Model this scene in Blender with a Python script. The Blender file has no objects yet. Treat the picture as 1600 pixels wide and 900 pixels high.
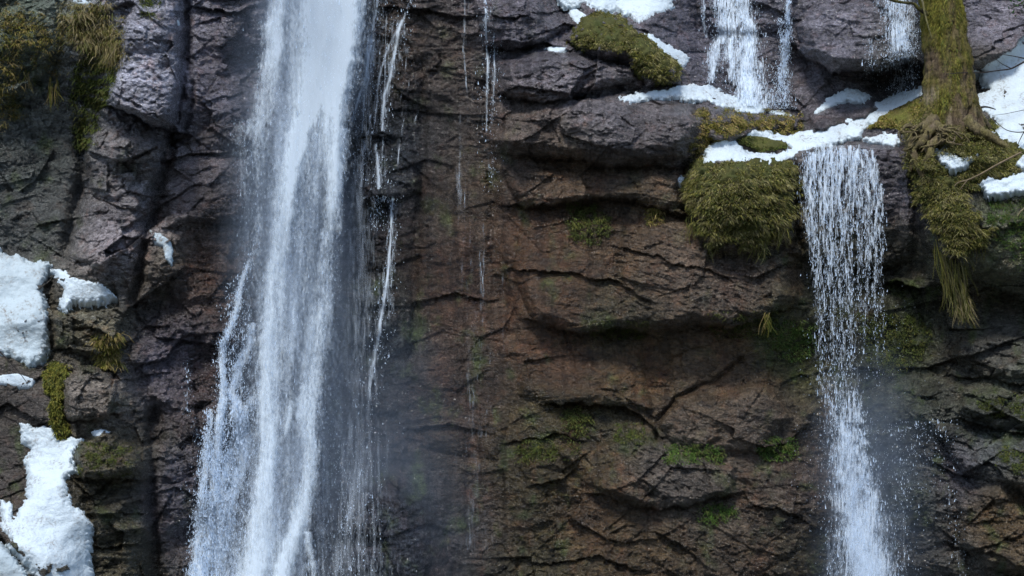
import bpy, math, random
import numpy as np

R = math.radians
random.seed(7)
scene = bpy.context.scene
col = scene.collection

# ------------------------------------------------------------------ camera, sky, sun, exposure
CAMD, ZC, S = 30.0, 6.0, 0.01          # camera 30 m from the rock face, 6 m above the stream; 1 cm per photo pixel on the face
cam_d = bpy.data.cameras.new("camera")
cam = bpy.data.objects.new("camera", cam_d); col.objects.link(cam)
cam.location = (0, -CAMD, ZC); cam.rotation_euler = (R(90), 0, 0)
cam_d.sensor_width = 36; cam_d.lens = CAMD * 36 / 16.0
cam_d.clip_start = 0.5; cam_d.clip_end = 2000
scene.camera = cam

SUN_EL, SUN_AZ = 54, 198               # azimuth measured clockwise from +Y: high, behind the camera and a little to its left
world = bpy.data.worlds.new("World"); scene.world = world; world.use_nodes = True
wn = world.node_tree.nodes; wl = world.node_tree.links
sky = wn.new("ShaderNodeTexSky"); sky.sky_type = 'NISHITA'; sky.sun_disc = False
sky.sun_elevation = R(SUN_EL); sky.sun_rotation = R(SUN_AZ)
wl.new(sky.outputs[0], wn["Background"].inputs[0]); wn["Background"].inputs[1].default_value = 0.125
sd = bpy.data.lights.new("sun", 'SUN'); sd.energy = 1.55; sd.angle = R(10); sd.color = (1.0, 0.98, 0.94)
sun = bpy.data.objects.new("sun", sd); col.objects.link(sun); sun.location = (-10, -20, 40)
sun.rotation_euler = (R(90 - SUN_EL), 0, R(180 - SUN_AZ))
scene.view_settings.view_transform = 'Standard'; scene.view_settings.look = 'None'
scene.view_settings.exposure = 0.95; scene.view_settings.gamma = 1
scene.view_settings.use_curve_mapping = False
scene.render.engine = 'CYCLES'
scene.cycles.transparent_max_bounces = 40
scene.cycles.max_bounces = 7
scene.cycles.diffuse_bounces = 4
scene.cycles.volume_bounces = 0
scene.cycles.volume_step_rate = 3.0
scene.cycles.volume_max_steps = 64
scene.cycles.use_denoising = True

# ------------------------------------------------------------------ numpy noise
def _tab(seed):
    r = np.random.RandomState(seed)
    p = r.permutation(256).astype(np.int32); p = np.concatenate([p, p])
    a = r.rand(256) * 2 * np.pi
    return p, np.cos(a).astype(np.float32), np.sin(a).astype(np.float32), r.rand(256).astype(np.float32), r.rand(256).astype(np.float32)

def perlin(x, y, seed=0):
    p, gx, gy, _, _ = _tab(seed)
    xi = np.floor(x); yi = np.floor(y)
    xf = (x - xi).astype(np.float32); yf = (y - yi).astype(np.float32)
    X = xi.astype(np.int32) & 255; Y = yi.astype(np.int32) & 255; X1 = (X + 1) & 255; Y1 = (Y + 1) & 255
    u = xf * xf * xf * (xf * (xf * 6 - 15) + 10); v = yf * yf * yf * (yf * (yf * 6 - 15) + 10)
    def g(a, b, dx, dy):
        h = p[p[a] + b]
        return gx[h] * dx + gy[h] * dy
    n00 = g(X, Y, xf, yf); n10 = g(X1, Y, xf - 1, yf); n01 = g(X, Y1, xf, yf - 1); n11 = g(X1, Y1, xf - 1, yf - 1)
    a = n00 + u * (n10 - n00); b = n01 + u * (n11 - n01)
    return (a + v * (b - a)) * 1.5

def fbm(x, y, o=4, seed=0, gain=0.5, ridged=False):
    s = 0; a = 1.0; t = 0
    for i in range(o):
        n = perlin(x * 2**i + 17.3 * i, y * 2**i - 9.1 * i, seed + i)
        if ridged: n = 1 - 2 * np.abs(n)
        s = s + a * n; t += a; a *= gain
    return s / t

def worley(x, y, seed=0):
    """distance to nearest and second nearest cell point, a random tilt plane and a random value of the nearest cell"""
    p, gx, gy, rx, ry = _tab(seed)
    xi = np.floor(x).astype(np.int32); yi = np.floor(y).astype(np.int32)
    f1 = np.full(x.shape, 9, np.float32); f2 = f1.copy()
    pl = np.zeros(x.shape, np.float32); cv = np.zeros(x.shape, np.float32)
    for i in (-1, 0, 1):
        for j in (-1, 0, 1):
            h = p[p[(xi + i) & 255] + ((yi + j) & 255)]
            dx = (x - (xi + i + rx[h])).astype(np.float32); dy = (y - (yi + j + ry[h])).astype(np.float32)
            d = np.sqrt(dx * dx + dy * dy); m = d < f1
            f2 = np.where(m, f1, np.minimum(f2, d)); f1 = np.where(m, d, f1)
            pl = np.where(m, gx[h] * dx + gy[h] * dy, pl); cv = np.where(m, rx[h], cv)
    return f1, f2, pl, cv

def sst(a, b, x):
    t = np.clip((x - a) / (b - a), 0, 1); return t * t * (3 - 2 * t)

def poly_sdf(pts, u, v):
    """signed distance in pixels, positive inside"""
    pts = np.array(pts, float); d = np.full(u.shape, 1e9, np.float32); ins = np.zeros(u.shape, bool)
    n = len(pts)
    for i in range(n):
        a = pts[i]; b = pts[(i + 1) % n]; e = b - a
        t = np.clip(((u - a[0]) * e[0] + (v - a[1]) * e[1]) / max(e @ e, 1e-9), 0, 1)
        d = np.minimum(d, np.hypot(u - a[0] - t * e[0], v - a[1] - t * e[1]))
        if a[1] != b[1]:
            c = ((a[1] > v) != (b[1] > v)) & (u < (b[0] - a[0]) * (v - a[1]) / (b[1] - a[1]) + a[0])
            ins ^= c
    return np.where(ins, d, -d)

def field(pts, u, v, s=38.0, pw=2.0):
    """scattered control values blended smoothly over the face"""
    q = np.array(pts, float)
    cu = np.arange(-1800, 3500, 10.0); cv = np.arange(-1500, 1400, 10.0)
    cu = cu[(cu > u.min() - 20) & (cu < u.max() + 20)]; cv = cv[(cv > v.min() - 20) & (cv < v.max() + 20)]
    A, B = np.meshgrid(cu, cv); num = np.zeros(A.shape + (q.shape[1] - 2,)); den = np.zeros(A.shape)
    for r in q:
        w = 1 / (((A - r[0])**2 + (B - r[1])**2) + s * s)**pw
        den += w; num += w[..., None] * r[2:]
    f = num / den[..., None]
    a = np.clip((u - cu[0]) / 10, 0, len(cu) - 1.001); b = np.clip((v - cv[0]) / 10, 0, len(cv) - 1.001)
    i = a.astype(int); j = b.astype(int); a = (a - i)[..., None]; b = (b - j)[..., None]
    r = (f[j, i] * (1 - a) + f[j, i + 1] * a) * (1 - b) + (f[j + 1, i] * (1 - a) + f[j + 1, i + 1] * a) * b
    return r[..., 0].astype(np.float32) if r.shape[-1] == 1 else r.astype(np.float32)

def blur(a, r):
    k = np.exp(-0.5 * (np.arange(-3 * r, 3 * r + 1) / r)**2); k /= k.sum(); n = len(k) // 2
    for ax in (0, 1):
        pad = [(0, 0), (0, 0)]; pad[ax] = (n, n)
        b = np.pad(a, pad, mode='edge'); o = np.zeros_like(a)
        for i, w in enumerate(k):
            o += w * (b[i:i + a.shape[0], :] if ax == 0 else b[:, i:i + a.shape[1]])
        a = o
    return a

def P(u, v, y):
    k = (CAMD + y) / CAMD
    return np.stack([(u - 800) * S * k, y + 0 * u, ZC + (450 - v) * S * k], -1)

# ------------------------------------------------------------------ mesh helpers
def add_mesh(name, co, faces, mat=None, parent=None, colors=None, uv=None, smooth=True, extra=None):
    co = np.asarray(co, np.float32).reshape(-1, 3); faces = np.asarray(faces, np.int32)
    me = bpy.data.meshes.new(name); n, k = faces.shape
    me.vertices.add(len(co)); me.vertices.foreach_set("co", co.ravel())
    me.loops.add(n * k); me.loops.foreach_set("vertex_index", faces.ravel())
    me.polygons.add(n); me.polygons.foreach_set("loop_start", np.arange(0, n * k, k, dtype=np.int32))
    me.polygons.foreach_set("use_smooth", np.full(n, smooth))
    me.update(calc_edges=True)
    if colors is not None:
        c = np.ones((len(co), 4), np.float32); c[:, :3] = np.clip(colors, 0, 1)
        a = me.color_attributes.new("tint", 'FLOAT_COLOR', 'POINT'); a.data.foreach_set("color", c.ravel())
    for key, val in (extra or {}).items():
        a = me.attributes.new(key, 'FLOAT', 'POINT'); a.data.foreach_set("value", np.asarray(val, np.float32).ravel())
    if uv is not None:
        l = me.uv_layers.new(name="UVMap"); l.data.foreach_set("uv", np.asarray(uv, np.float32)[faces.ravel()].ravel())
    if mat: me.materials.append(mat)
    o = bpy.data.objects.new(name, me); col.objects.link(o); o.parent = parent
    return o

def empty(name, loc):
    o = bpy.data.objects.new(name, None); col.objects.link(o); o.location = loc; o.empty_display_size = .1
    return o

def tag(o, label=None, cat=None, group=None, kind=None):
    if label: o["label"] = label
    if cat: o["category"] = cat
    if group: o["group"] = group
    if kind: o["kind"] = kind
    return o

def origin_to(o, loc):
    me = o.data; loc = np.array(loc, np.float32)
    c = np.empty(len(me.vertices) * 3, np.float32); me.vertices.foreach_get("co", c)
    me.vertices.foreach_set("co", (c.reshape(-1, 3) - loc).ravel()); me.update(); o.location = loc.tolist()

def grid_faces(nr, nc, keep=None):
    i = np.arange(nr * nc).reshape(nr, nc)
    f = np.stack([i[:-1, :-1], i[1:, :-1], i[1:, 1:], i[:-1, 1:]], -1)
    return f.reshape(-1, 4) if keep is None else f[keep]

def compact(co, faces, *arrs):
    used = np.unique(faces); m = np.full(len(co), -1, np.int64); m[used] = np.arange(len(used))
    return (co[used], m[faces]) + tuple(a[used] for a in arrs)

# ------------------------------------------------------------------ materials
def new_mat(name):
    m = bpy.data.materials.new(name); m.use_nodes = True
    return m, m.node_tree.nodes, m.node_tree.links, m.node_tree.nodes["Principled BSDF"]

def nd(n, t, **kw):
    x = n.new(t)
    for k, v in kw.items():
        if k in x.inputs.keys() if hasattr(x.inputs, 'keys') else False: x.inputs[k].default_value = v
        else: setattr(x, k, v)
    return x

def noise(n, l, vec, scale, detail=4, rough=.5, dist=0):
    t = n.new("ShaderNodeTexNoise"); t.inputs["Scale"].default_value = scale; t.inputs["Detail"].default_value = detail
    t.inputs["Roughness"].default_value = rough; t.inputs["Distortion"].default_value = dist
    l.new(vec, t.inputs["Vector"]); return t.outputs["Fac"]

def maprange(n, l, val, a, b, c, d, smooth=False):
    t = n.new("ShaderNodeMapRange"); t.inputs[1].default_value = a; t.inputs[2].default_value = b
    t.inputs[3].default_value = c; t.inputs[4].default_value = d
    if smooth: t.interpolation_type = 'SMOOTHSTEP'
    l.new(val, t.inputs[0]); return t.outputs[0]

def mth(n, l, op, a, b=None, clamp=False):
    t = n.new("ShaderNodeMath"); t.operation = op; t.use_clamp = clamp
    for i, x in enumerate((a, b)):
        if x is None: continue
        if isinstance(x, (int, float)): t.inputs[i].default_value = x
        else: l.new(x, t.inputs[i])
    return t.outputs[0]

def mixc(n, l, fac, a, b, blend='MIX'):
    t = n.new("ShaderNodeMix"); t.data_type = 'RGBA'; t.blend_type = blend
    for i, x in ((0, fac), (6, a), (7, b)):
        if isinstance(x, (int, float)): t.inputs[i].default_value = x
        elif isinstance(x, tuple): t.inputs[i].default_value = (*x, 1)
        else: l.new(x, t.inputs[i])
    return t.outputs[2]

def mapping(n, l, vec, scale, rot=(0, 0, 0)):
    t = n.new("ShaderNodeMapping"); t.inputs["Scale"].default_value = scale; t.inputs["Rotation"].default_value = rot
    l.new(vec, t.inputs["Vector"]); return t.outputs[0]

def bump(n, l, h, strength, dist, nrm=None):
    t = n.new("ShaderNodeBump"); t.inputs["Strength"].default_value = strength; t.inputs["Distance"].default_value = dist
    l.new(h, t.inputs["Height"])
    if nrm is not None: l.new(nrm, t.inputs["Normal"])
    return t.outputs[0]

def mat_rock():
    m, n, l, b = new_mat("wet_rock")
    g = n.new("ShaderNodeNewGeometry").outputs["Position"]
    c = n.new("ShaderNodeAttribute"); c.attribute_name = "tint"
    w = n.new("ShaderNodeAttribute"); w.attribute_name = "wet"
    n1 = noise(n, l, mapping(n, l, g, (1, 1, 1.8), (0, R(10), 0)), 7, 8, .62, .3)
    n2 = noise(n, l, g, 34, 5, .6)
    n3 = noise(n, l, mapping(n, l, g, (1, 1, 3.2), (0, R(14), 0)), 15, 6, .65, .6)
    v = maprange(n, l, n1, .32, .68, .45, 1.6)
    v2 = maprange(n, l, n2, .32, .68, .55, 1.5)
    c1 = mixc(n, l, 1.0, c.outputs["Color"], mth(n, l, 'MULTIPLY', v, v2), 'MULTIPLY')
    # pale mineral flecks and reddish iron speckle that belong to the stone
    fl = maprange(n, l, noise(n, l, g, 21, 6, .7, .4), .60, .72, 0, .38)
    c2 = mixc(n, l, fl, c1, (.20, .19, .185))
    fr = maprange(n, l, noise(n, l, g, 4.2, 5, .65), .54, .70, 0, .45)
    fin = mixc(n, l, fr, c2, mixc(n, l, 1.0, c2, (1.35, .86, .66), 'MULTIPLY'))
    l.new(fin, b.inputs["Base Color"])
    rr = mth(n, l, 'SUBTRACT', maprange(n, l, n3, .3, .7, .24, .58), mth(n, l, 'MULTIPLY', w.outputs["Fac"], .28), True)
    l.new(rr, b.inputs["Roughness"]); b.inputs["Specular IOR Level"].default_value = .65
    n4 = noise(n, l, mapping(n, l, g, (1, 1, 2.0), (0, R(-12), 0)), 24, 7, .7, .8)
    bn = bump(n, l, n3, 1.0, .07)
    bn = bump(n, l, n4, 1.0, .035, bn)
    bn = bump(n, l, n1, .6, .09, bn)
    bn = bump(n, l, n2, .55, .014, bn)
    l.new(bn, b.inputs["Normal"])
    return m

def mat_snow(dirt=0.0):
    m, n, l, b = new_mat("snow_dirty" if dirt > .9 else "snow")
    g = n.new("ShaderNodeNewGeometry").outputs["Position"]
    d1 = noise(n, l, g, 3.0, 7, .7, .5); d2 = noise(n, l, g, 26, 4, .6)
    f = mth(n, l, 'MULTIPLY', maprange(n, l, d1, .48, .64, 0, 1), maprange(n, l, d2, .48, .60, .12, 1))
    f = mth(n, l, 'MAXIMUM', f, maprange(n, l, noise(n, l, g, 55, 3, .6), .66, .70, 0, .8))
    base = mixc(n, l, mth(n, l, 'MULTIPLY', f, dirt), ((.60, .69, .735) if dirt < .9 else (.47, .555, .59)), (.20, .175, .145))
    l.new(base, b.inputs["Base Color"]); b.inputs["Roughness"].default_value = .7
    b.inputs["Specular IOR Level"].default_value = .25
    b.inputs["Subsurface Weight"].default_value = 0
    bn = bump(n, l, noise(n, l, g, 7, 7, .65), .6, .08); bn = bump(n, l, noise(n, l, g, 45, 3, .6), .4, .012, bn)
    l.new(bn, b.inputs["Normal"]); return m

def mat_tint(name, rough=.8, scale=40, trans=0.0, bmp=.5, bdist=.01, var=(.6, 1.4)):
    m, n, l, b = new_mat(name)
    g = n.new("ShaderNodeNewGeometry").outputs["Position"]
    c = n.new("ShaderNodeAttribute"); c.attribute_name = "tint"
    v = maprange(n, l, noise(n, l, g, scale, 5, .6), .3, .7, *var)
    cc = mixc(n, l, 1.0, c.outputs["Color"], v, 'MULTIPLY')
    l.new(cc, b.inputs["Base Color"]); b.inputs["Roughness"].default_value = rough
    b.inputs["Specular IOR Level"].default_value = .2
    if bmp: l.new(bump(n, l, noise(n, l, g, scale * 1.5, 5, .6), bmp, bdist), b.inputs["Normal"])
    if trans:
        t = n.new("ShaderNodeBsdfTranslucent"); l.new(cc, t.inputs[0])
        mx = n.new("ShaderNodeMixShader"); mx.inputs[0].default_value = trans
        l.new(b.outputs[0], mx.inputs[1]); l.new(t.outputs[0], mx.inputs[2])
        l.new(mx.outputs[0], n["Material Output"].inputs["Surface"])
    return m

def mat_bark():
    m, n, l, b = new_mat("bark_moss")
    g = n.new("ShaderNodeNewGeometry").outputs["Position"]
    c = n.new("ShaderNodeAttribute"); c.attribute_name = "tint"
    s1 = noise(n, l, mapping(n, l, g, (1, 1, .22)), 26, 6, .65, .5); s2 = noise(n, l, g, 45, 4, .6)
    v = mth(n, l, 'MULTIPLY', maprange(n, l, s1, .3, .7, .5, 1.5), maprange(n, l, s2, .3, .7, .65, 1.35))
    l.new(mixc(n, l, 1.0, c.outputs["Color"], v, 'MULTIPLY'), b.inputs["Base Color"])
    b.inputs["Roughness"].default_value = .85; b.inputs["Specular IOR Level"].default_value = .2
    l.new(bump(n, l, s2, .6, .012, bump(n, l, s1, .9, .04)), b.inputs["Normal"])
    return m

def mat_water(name, su, sv, contrast, amax, gain=1.0, colr=(.79, .90, 1.0), fine=2.6, fs=3.0, bias=0.0):
    """white water: a lacy layer whose coverage follows the amount of water ('dens') and a flow-stretched pattern"""
    m, n, l, b = new_mat(name)
    uv = n.new("ShaderNodeUVMap").outputs[0]
    d = n.new("ShaderNodeAttribute"); d.attribute_name = "dens"
    a = noise(n, l, mapping(n, l, uv, (su, sv, 1)), 1, 5, .62, .35)
    f = noise(n, l, mapping(n, l, uv, (su * fine, sv * fine * fs, 1)), 1, 4, .65, .2)
    t = mth(n, l, 'ADD', mth(n, l, 'MULTIPLY', mth(n, l, 'SUBTRACT', a, .5), contrast), mth(n, l, 'MULTIPLY', mth(n, l, 'SUBTRACT', f, .5), contrast * .9))
    al = mth(n, l, 'ADD', t, mth(n, l, 'MULTIPLY', d.outputs["Fac"], gain)); al = mth(n, l, 'SUBTRACT', al, .45 - bias)
    al = mth(n, l, 'MULTIPLY', al, maprange(n, l, d.outputs["Fac"], 0, .25, 0, 1), False)
    al = maprange(n, l, al, 0, .9, 0, amax)
    df = n.new("ShaderNodeBsdfDiffuse"); df.inputs[0].default_value = (*colr, 1)
    tl = n.new("ShaderNodeBsdfTranslucent"); tl.inputs[0].default_value = (*colr, 1)
    m1 = n.new("ShaderNodeMixShader"); m1.inputs[0].default_value = .3
    l.new(df.outputs[0], m1.inputs[1]); l.new(tl.outputs[0], m1.inputs[2])
    # droplets scatter light from above whatever way the sheet faces
    gn = n.new("ShaderNodeNewGeometry"); vm = n.new("ShaderNodeVectorMath"); vm.operation = 'ADD'; vm.inputs[1].default_value = (0, -.2, 1.6)
    l.new(gn.outputs["Normal"], vm.inputs[0]); vn = n.new("ShaderNodeVectorMath"); vn.operation = 'NORMALIZE'; l.new(vm.outputs[0], vn.inputs[0])
    bn = bump(n, l, mth(n, l, 'ADD', a, mth(n, l, 'MULTIPLY', f, .5)), .5, .04, vn.outputs[0])
    l.new(bn, df.inputs["Normal"]); l.new(bn, tl.inputs["Normal"])
    tr = n.new("ShaderNodeBsdfTransparent"); mx = n.new("ShaderNodeMixShader")
    l.new(al, mx.inputs[0]); l.new(tr.outputs[0], mx.inputs[1]); l.new(m1.outputs[0], mx.inputs[2])
    l.new(mx.outputs[0], n["Material Output"].inputs["Surface"])
    n.remove(b); return m

def mat_drop():
    m, n, l, b = new_mat("droplets")
    b.inputs["Base Color"].default_value = (.76, .88, 1.0, 1); b.inputs["Roughness"].default_value = .35
    t = n.new("ShaderNodeBsdfTranslucent"); t.inputs[0].default_value = (.76, .88, 1.0, 1)
    mx = n.new("ShaderNodeMixShader"); mx.inputs[0].default_value = .35
    l.new(b.outputs[0], mx.inputs[1]); l.new(t.outputs[0], mx.inputs[2]); l.new(mx.outputs[0], n["Material Output"].inputs["Surface"])
    return m

def mat_mist(name, density, nscale=(1.2, 1.2, .35), colr=(.62, .78, 1.0)):
    m, n, l, b = new_mat(name); n.remove(b)
    tc = n.new("ShaderNodeTexCoord"); g = n.new("ShaderNodeNewGeometry").outputs["Position"]
    ln = n.new("ShaderNodeVectorMath"); ln.operation = 'LENGTH'; l.new(tc.outputs["Object"], ln.inputs[0])
    fall = maprange(n, l, ln.outputs["Value"], .15, 1.0, 1, 0, True)
    ns = maprange(n, l, noise(n, l, mapping(n, l, g, nscale), 1, 2, .5), .3, .7, .5, 1.3)
    dn = mth(n, l, 'MULTIPLY', mth(n, l, 'MULTIPLY', fall, ns), density)
    v = n.new("ShaderNodeVolumePrincipled"); v.inputs["Color"].default_value = (*colr, 1); v.inputs["Anisotropy"].default_value = 0.0
    l.new(dn, v.inputs["Density"]); l.new(v.outputs[0], n["Material Output"].inputs["Volume"])
    return m

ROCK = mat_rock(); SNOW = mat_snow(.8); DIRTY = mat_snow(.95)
MOSS = mat_tint("moss", .9, 30, 0, .8, .03); BLADE = mat_tint("moss_blades", .8, 6, .3, 0)
BARK = mat_bark(); WOOD = mat_tint("twig_bark", .85, 30, 0, .4, .005)
DROP = mat_drop()

# ------------------------------------------------------------------ THE CLIFF
def spread(a, b, step, lo, hi):
    c = list(np.arange(a, b + .01, step)); s = step; x = a; L = []
    while x > lo: s *= 1.06; x -= s; L.append(x)
    s = step; x = c[-1]; H = []
    while x < hi: s *= 1.06; x += s; H.append(x)
    return np.array(L[::-1] + c + H)

STEP = 1.5
US = spread(-50, 1650, STEP, -1500, 3100); VS = spread(-40, 940, STEP, -1200, 1080)
U, V = np.meshgrid(US, VS); U = U.astype(np.float32); V = V.astype(np.float32)

# domain warp shared by everything so that outlines are ragged like broken stone
WU = U + 9 * fbm(U / 60, V / 60, 4, 11) + 3 * fbm(U / 12, V / 12, 3, 13)
WV = V + 9 * fbm(U / 60, V / 60, 4, 12) + 3 * fbm(U / 12, V / 12, 3, 14)

DEPTH = [  # u, v, depth in metres (smaller = nearer the viewer)
 (-300,200,-.2),(-300,700,-1.2),(-1000,0,.5),(-1000,900,-1.5),
 (0,60,-.4),(0,200,.1),(60,150,.15),(60,300,.3),(20,380,.2),(110,200,.3),(110,300,.3),(100,370,.1),
 (140,40,-.5),(230,60,-.8),(230,150,-.85),(220,240,-.5),(190,330,-.6),(170,410,-.8),(230,420,-.4),(270,300,-.1),
 (0,430,-.5),(40,540,-1.0),(130,450,-.7),(150,520,-1.0),(150,640,-1.15),(170,760,-1.3),(180,880,-1.5),
 (0,600,-1.1),(10,720,-1.2),(60,680,-1.2),(80,800,-1.9),(60,900,-2.4),(0,900,-2.4),
 (260,500,-.1),(250,640,-.4),(260,800,-.6),(270,900,-.7),(310,600,-.0),(310,850,-.2),
 (330,50,.25),(330,200,.2),(340,400,.25),(400,100,.7),(480,100,.8),(480,300,.7),(450,500,.6),(430,700,.4),(400,880,.1),
 (560,100,.7),(600,250,.6),(600,400,.55),(600,550,.5),(560,700,.45),(620,800,-.1),(640,880,-.3),(700,880,.1),
 (690,60,.45),(700,250,.5),(700,450,.5),(720,650,.5),(760,800,.4),
 (760,40,.3),(820,40,.2),(850,120,-.1),(900,110,-.1),(820,200,-.1),(950,200,-.5),(1060,200,-.5),(850,290,.05),(980,290,-.2),
 (850,400,.15),(950,400,.0),(1020,440,-.25),(1100,450,-.35),(1180,460,-.3),(880,480,.0),(900,600,.2),(1000,580,.15),(1150,580,.05),
 (900,700,.1),(1000,740,-.2),(1080,760,-.3),(1150,650,-.15),(1150,850,-.4),(1000,870,-.3),(850,800,.1),(1230,780,-.3),
 (960,10,1.5),(880,5,1.3),(930,50,.4),(1000,80,.4),(1040,110,.4),(1050,70,1.2),(1080,140,.7),(1000,145,.25),
 (1100,60,1.9),(1150,20,2.2),(1160,120,1.7),(1230,120,1.8),(1230,180,1.4),(1170,170,1.0),(1200,230,.35),(1130,250,-.1),
 (1120,200,.1),(1220,260,-.1),(1150,300,-.5),(1150,370,-.35),(1230,380,-.1),
 (1300,20,1.6),(1350,60,1.5),(1320,160,1.5),(1400,140,1.8),(1330,200,.9),(1280,225,.25),(1340,220,.3),(1390,225,.2),
 (1300,300,.35),(1400,300,.25),(1300,420,.6),(1400,420,.6),(1300,560,.6),(1400,560,.6),(1310,700,.3),(1400,700,.2),(1350,880,-.1),(1430,850,-.1),
 (1440,180,.2),(1480,205,-.05),(1480,235,-.45),(1440,225,-.35),(1530,235,-.4),(1450,300,-.5),(1500,330,-.7),(1490,400,-.4),(1500,480,.6),(1570,480,.5),(1540,560,.1),
 (1550,20,2.0),(1520,130,1.8),(1590,100,1.35),(1600,60,1.55),(1570,160,.95),(1600,220,.45),(1560,260,-.1),(1590,300,-.4),(1570,360,-.6),(1600,400,-.6),
 (1600,600,-.2),(1500,680,-.2),(1600,760,-.7),(1480,800,-.3),(1600,880,-.9),
 (1800,100,1.8),(1800,400,-.5),(1800,800,-1.0),(2400,400,-1.0),(2400,-400,3),(1600,-300,4.0),(1200,-300,4.2),(800,-300,3.0),(500,-200,1.6),(200,-300,.8),(-300,-300,1.2),
 (800,-900,9),(2000,-900,10),(-600,-900,8)]
D = field(DEPTH, U, V, 34)

def line_dist(pl, u, v):
    d = np.full(u.shape, 1e9, np.float32)
    for a, b in zip(pl[:-1], pl[1:]):
        a = np.array(a, float); b = np.array(b, float); e = b - a
        t = np.clip(((u - a[0]) * e[0] + (v - a[1]) * e[1]) / max(e @ e, 1e-9), 0, 1)
        d = np.minimum(d, np.hypot(u - a[0] - t * e[0], v - a[1] - t * e[1]))
    return d

def bulge(poly, amp, edge, tilt=(0, 0), pw=.5):
    global D
    s = poly_sdf(poly, WU, WV); m = s > 0
    q = np.clip(s / edge, 0, 1); q = .45 * np.sqrt(1 - (1 - q)**2) + .55 * np.minimum(1, q * 1.5)
    c = np.mean(poly, 0)
    D = np.where(m, D - amp * q - q * (tilt[0] * (U - c[0]) + tilt[1] * (V - c[1])), D)

BULGES = [
 ([(190,45),(205,5),(270,10),(285,80),(278,205),(240,195),(163,158),(185,100)], .45, 14, (-.001, .0022)),
 ([(160,158),(185,175),(190,190),(165,185),(150,170)], .2, 8, (0, 0)),
 ([(145,205),(240,215),(262,225),(235,290),(215,330),(140,300),(130,240)], .22, 12, (0, .001)),
 ([(135,310),(215,320),(225,370),(190,400),(160,420),(105,400),(110,370)], .25, 10, (0, .001)),
 ([(100,480),(190,500),(195,540),(150,560),(80,545),(85,500)], .25, 10, (0, .002)),
 ([(95,595),(130,570),(175,575),(185,620),(170,650),(105,660)], .3, 12, (0, .0015)),
 ([(122,690),(165,672),(215,690),(220,740),(130,750),(115,720)], .35, 16, (0, .001)),
 ([(130,765),(230,770),(238,830),(150,850)], .2, 14, (0, .001)),
 ([(290,110),(370,90),(395,230),(300,235),(272,215)], .12, 14, (0, 0)),
 ([(250,255),(395,245),(390,340),(262,350)], .14, 14, (0, .0008)),
 ([(262,360),(380,350),(350,470),(270,470),(240,420)], .12, 14, (0, 0)),
 ([(230,470),(300,480),(305,650),(250,640),(200,560)], .14, 22, (0, 0)),
 ([(770,215),(800,175),(870,150),(980,148),(1085,160),(1108,195),(1070,245),(960,258),(860,247),(790,240)], .48, 34, (0, .0015)),
 ([(775,95),(830,78),(900,85),(985,98),(992,122),(905,150),(850,164),(780,145)], .35, 14, (0, .001)),
 ([(740,0),(860,-10),(890,40),(850,70),(760,75)], .3, 14, (0, .001)),
 ([(780,262),(900,268),(1010,265),(1085,275),(1078,320),(1040,325),(960,312),(810,322)], .25, 18, (0, .001)),
 ([(1245,40),(1275,0),(1440,-20),(1445,98),(1380,113),(1300,112),(1255,85)], .8, 30, (0, .003)),
 ([(1090,-10),(1245,-20),(1240,40),(1180,60),(1100,50)], .3, 18, (0, .001)),
 ([(1500,-20),(1640,-30),(1640,60),(1560,98),(1505,112)], .35, 22, (0, .003)),
 ([(1265,182),(1300,160),(1365,158),(1380,170),(1330,200),(1270,212)], .25, 12, (0, 0)),
 ([(880,65),(905,26),(960,18),(1010,55),(1062,90),(1066,130),(1010,135),(980,95),(930,84)], .45, 18, (0, 0)),
 ([(1068,262),(1100,246),(1240,252),(1246,370),(1190,400),(1110,392),(1078,345)], .5, 26, (0, -.001)),
 ([(1105,168),(1170,172),(1252,184),(1252,205),(1190,205),(1140,222),(1100,215)], .3, 10, (0, 0)),
 ([(1240,228),(1400,225),(1425,260),(1425,400),(1370,420),(1250,400)], .25, 12, (0, 0)),
 ([(820,330),(1060,335),(1240,400),(1250,470),(1200,492),(1140,515),(1090,500),(1030,520),(960,515),(900,520),(830,505),(800,420)], .28, 26, (0, .0012)),
 ([(1025,660),(1060,620),(1200,600),(1240,650),(1185,705),(1060,702)], .22, 22, (0, 0)),
 ([(860,700),(1000,680),(1150,730),(1150,768),(1090,788),(1000,790),(930,760)], .2, 14, (0, .001)),
 ([(800,540),(1000,530),(1020,640),(930,632),(860,630),(810,620)], .14, 20, (0, .0008)),
 ([(530,770),(590,722),(650,750),(700,860),(720,960),(520,960)], .55, 60, (0, 0)),
 ([(540,440),(600,430),(620,520),(540,560)], .15, 20, (0, 0)),
 ([(560,210),(640,190),(660,300),(615,310),(560,320)], .18, 14, (0, .0008)),
 ([(1500,600),(1640,615),(1640,680),(1560,668),(1500,640)], .3, 14, (0, .001)),
 ([(1440,650),(1500,665),(1620,700),(1640,790),(1590,765),(1500,740)], .3, 16, (0, .001)),
 ([(1490,760),(1560,760),(1640,820),(1640,900),(1540,890),(1500,850)], .3, 18, (0, .001)),
 ([(1420,240),(1470,235),(1600,240),(1640,330),(1640,470),(1560,442),(1500,428),(1440,380)], .3, 26, (0, 0)),
 ([(1500,520),(1620,520),(1640,590),(1540,588),(1480,560)], .25, 16, (0, .001)),
 ([(1380,740),(1480,760),(1500,900),(1390,900)], .15, 20, (0, 0)),
 ([(640,560),(760,540),(800,640),(780,720),(660,700)], .12, 24, (0, .0005)),
 ([(0,20),(80,0),(95,60),(70,120),(20,150),(-20,130)], .25, 12, (0, .001)),
 ([(150,165),(75,130),(95,60),(140,80)], .1, 12, (0, 0)),
]
for b_ in BULGES: bulge(*b_)

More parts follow.
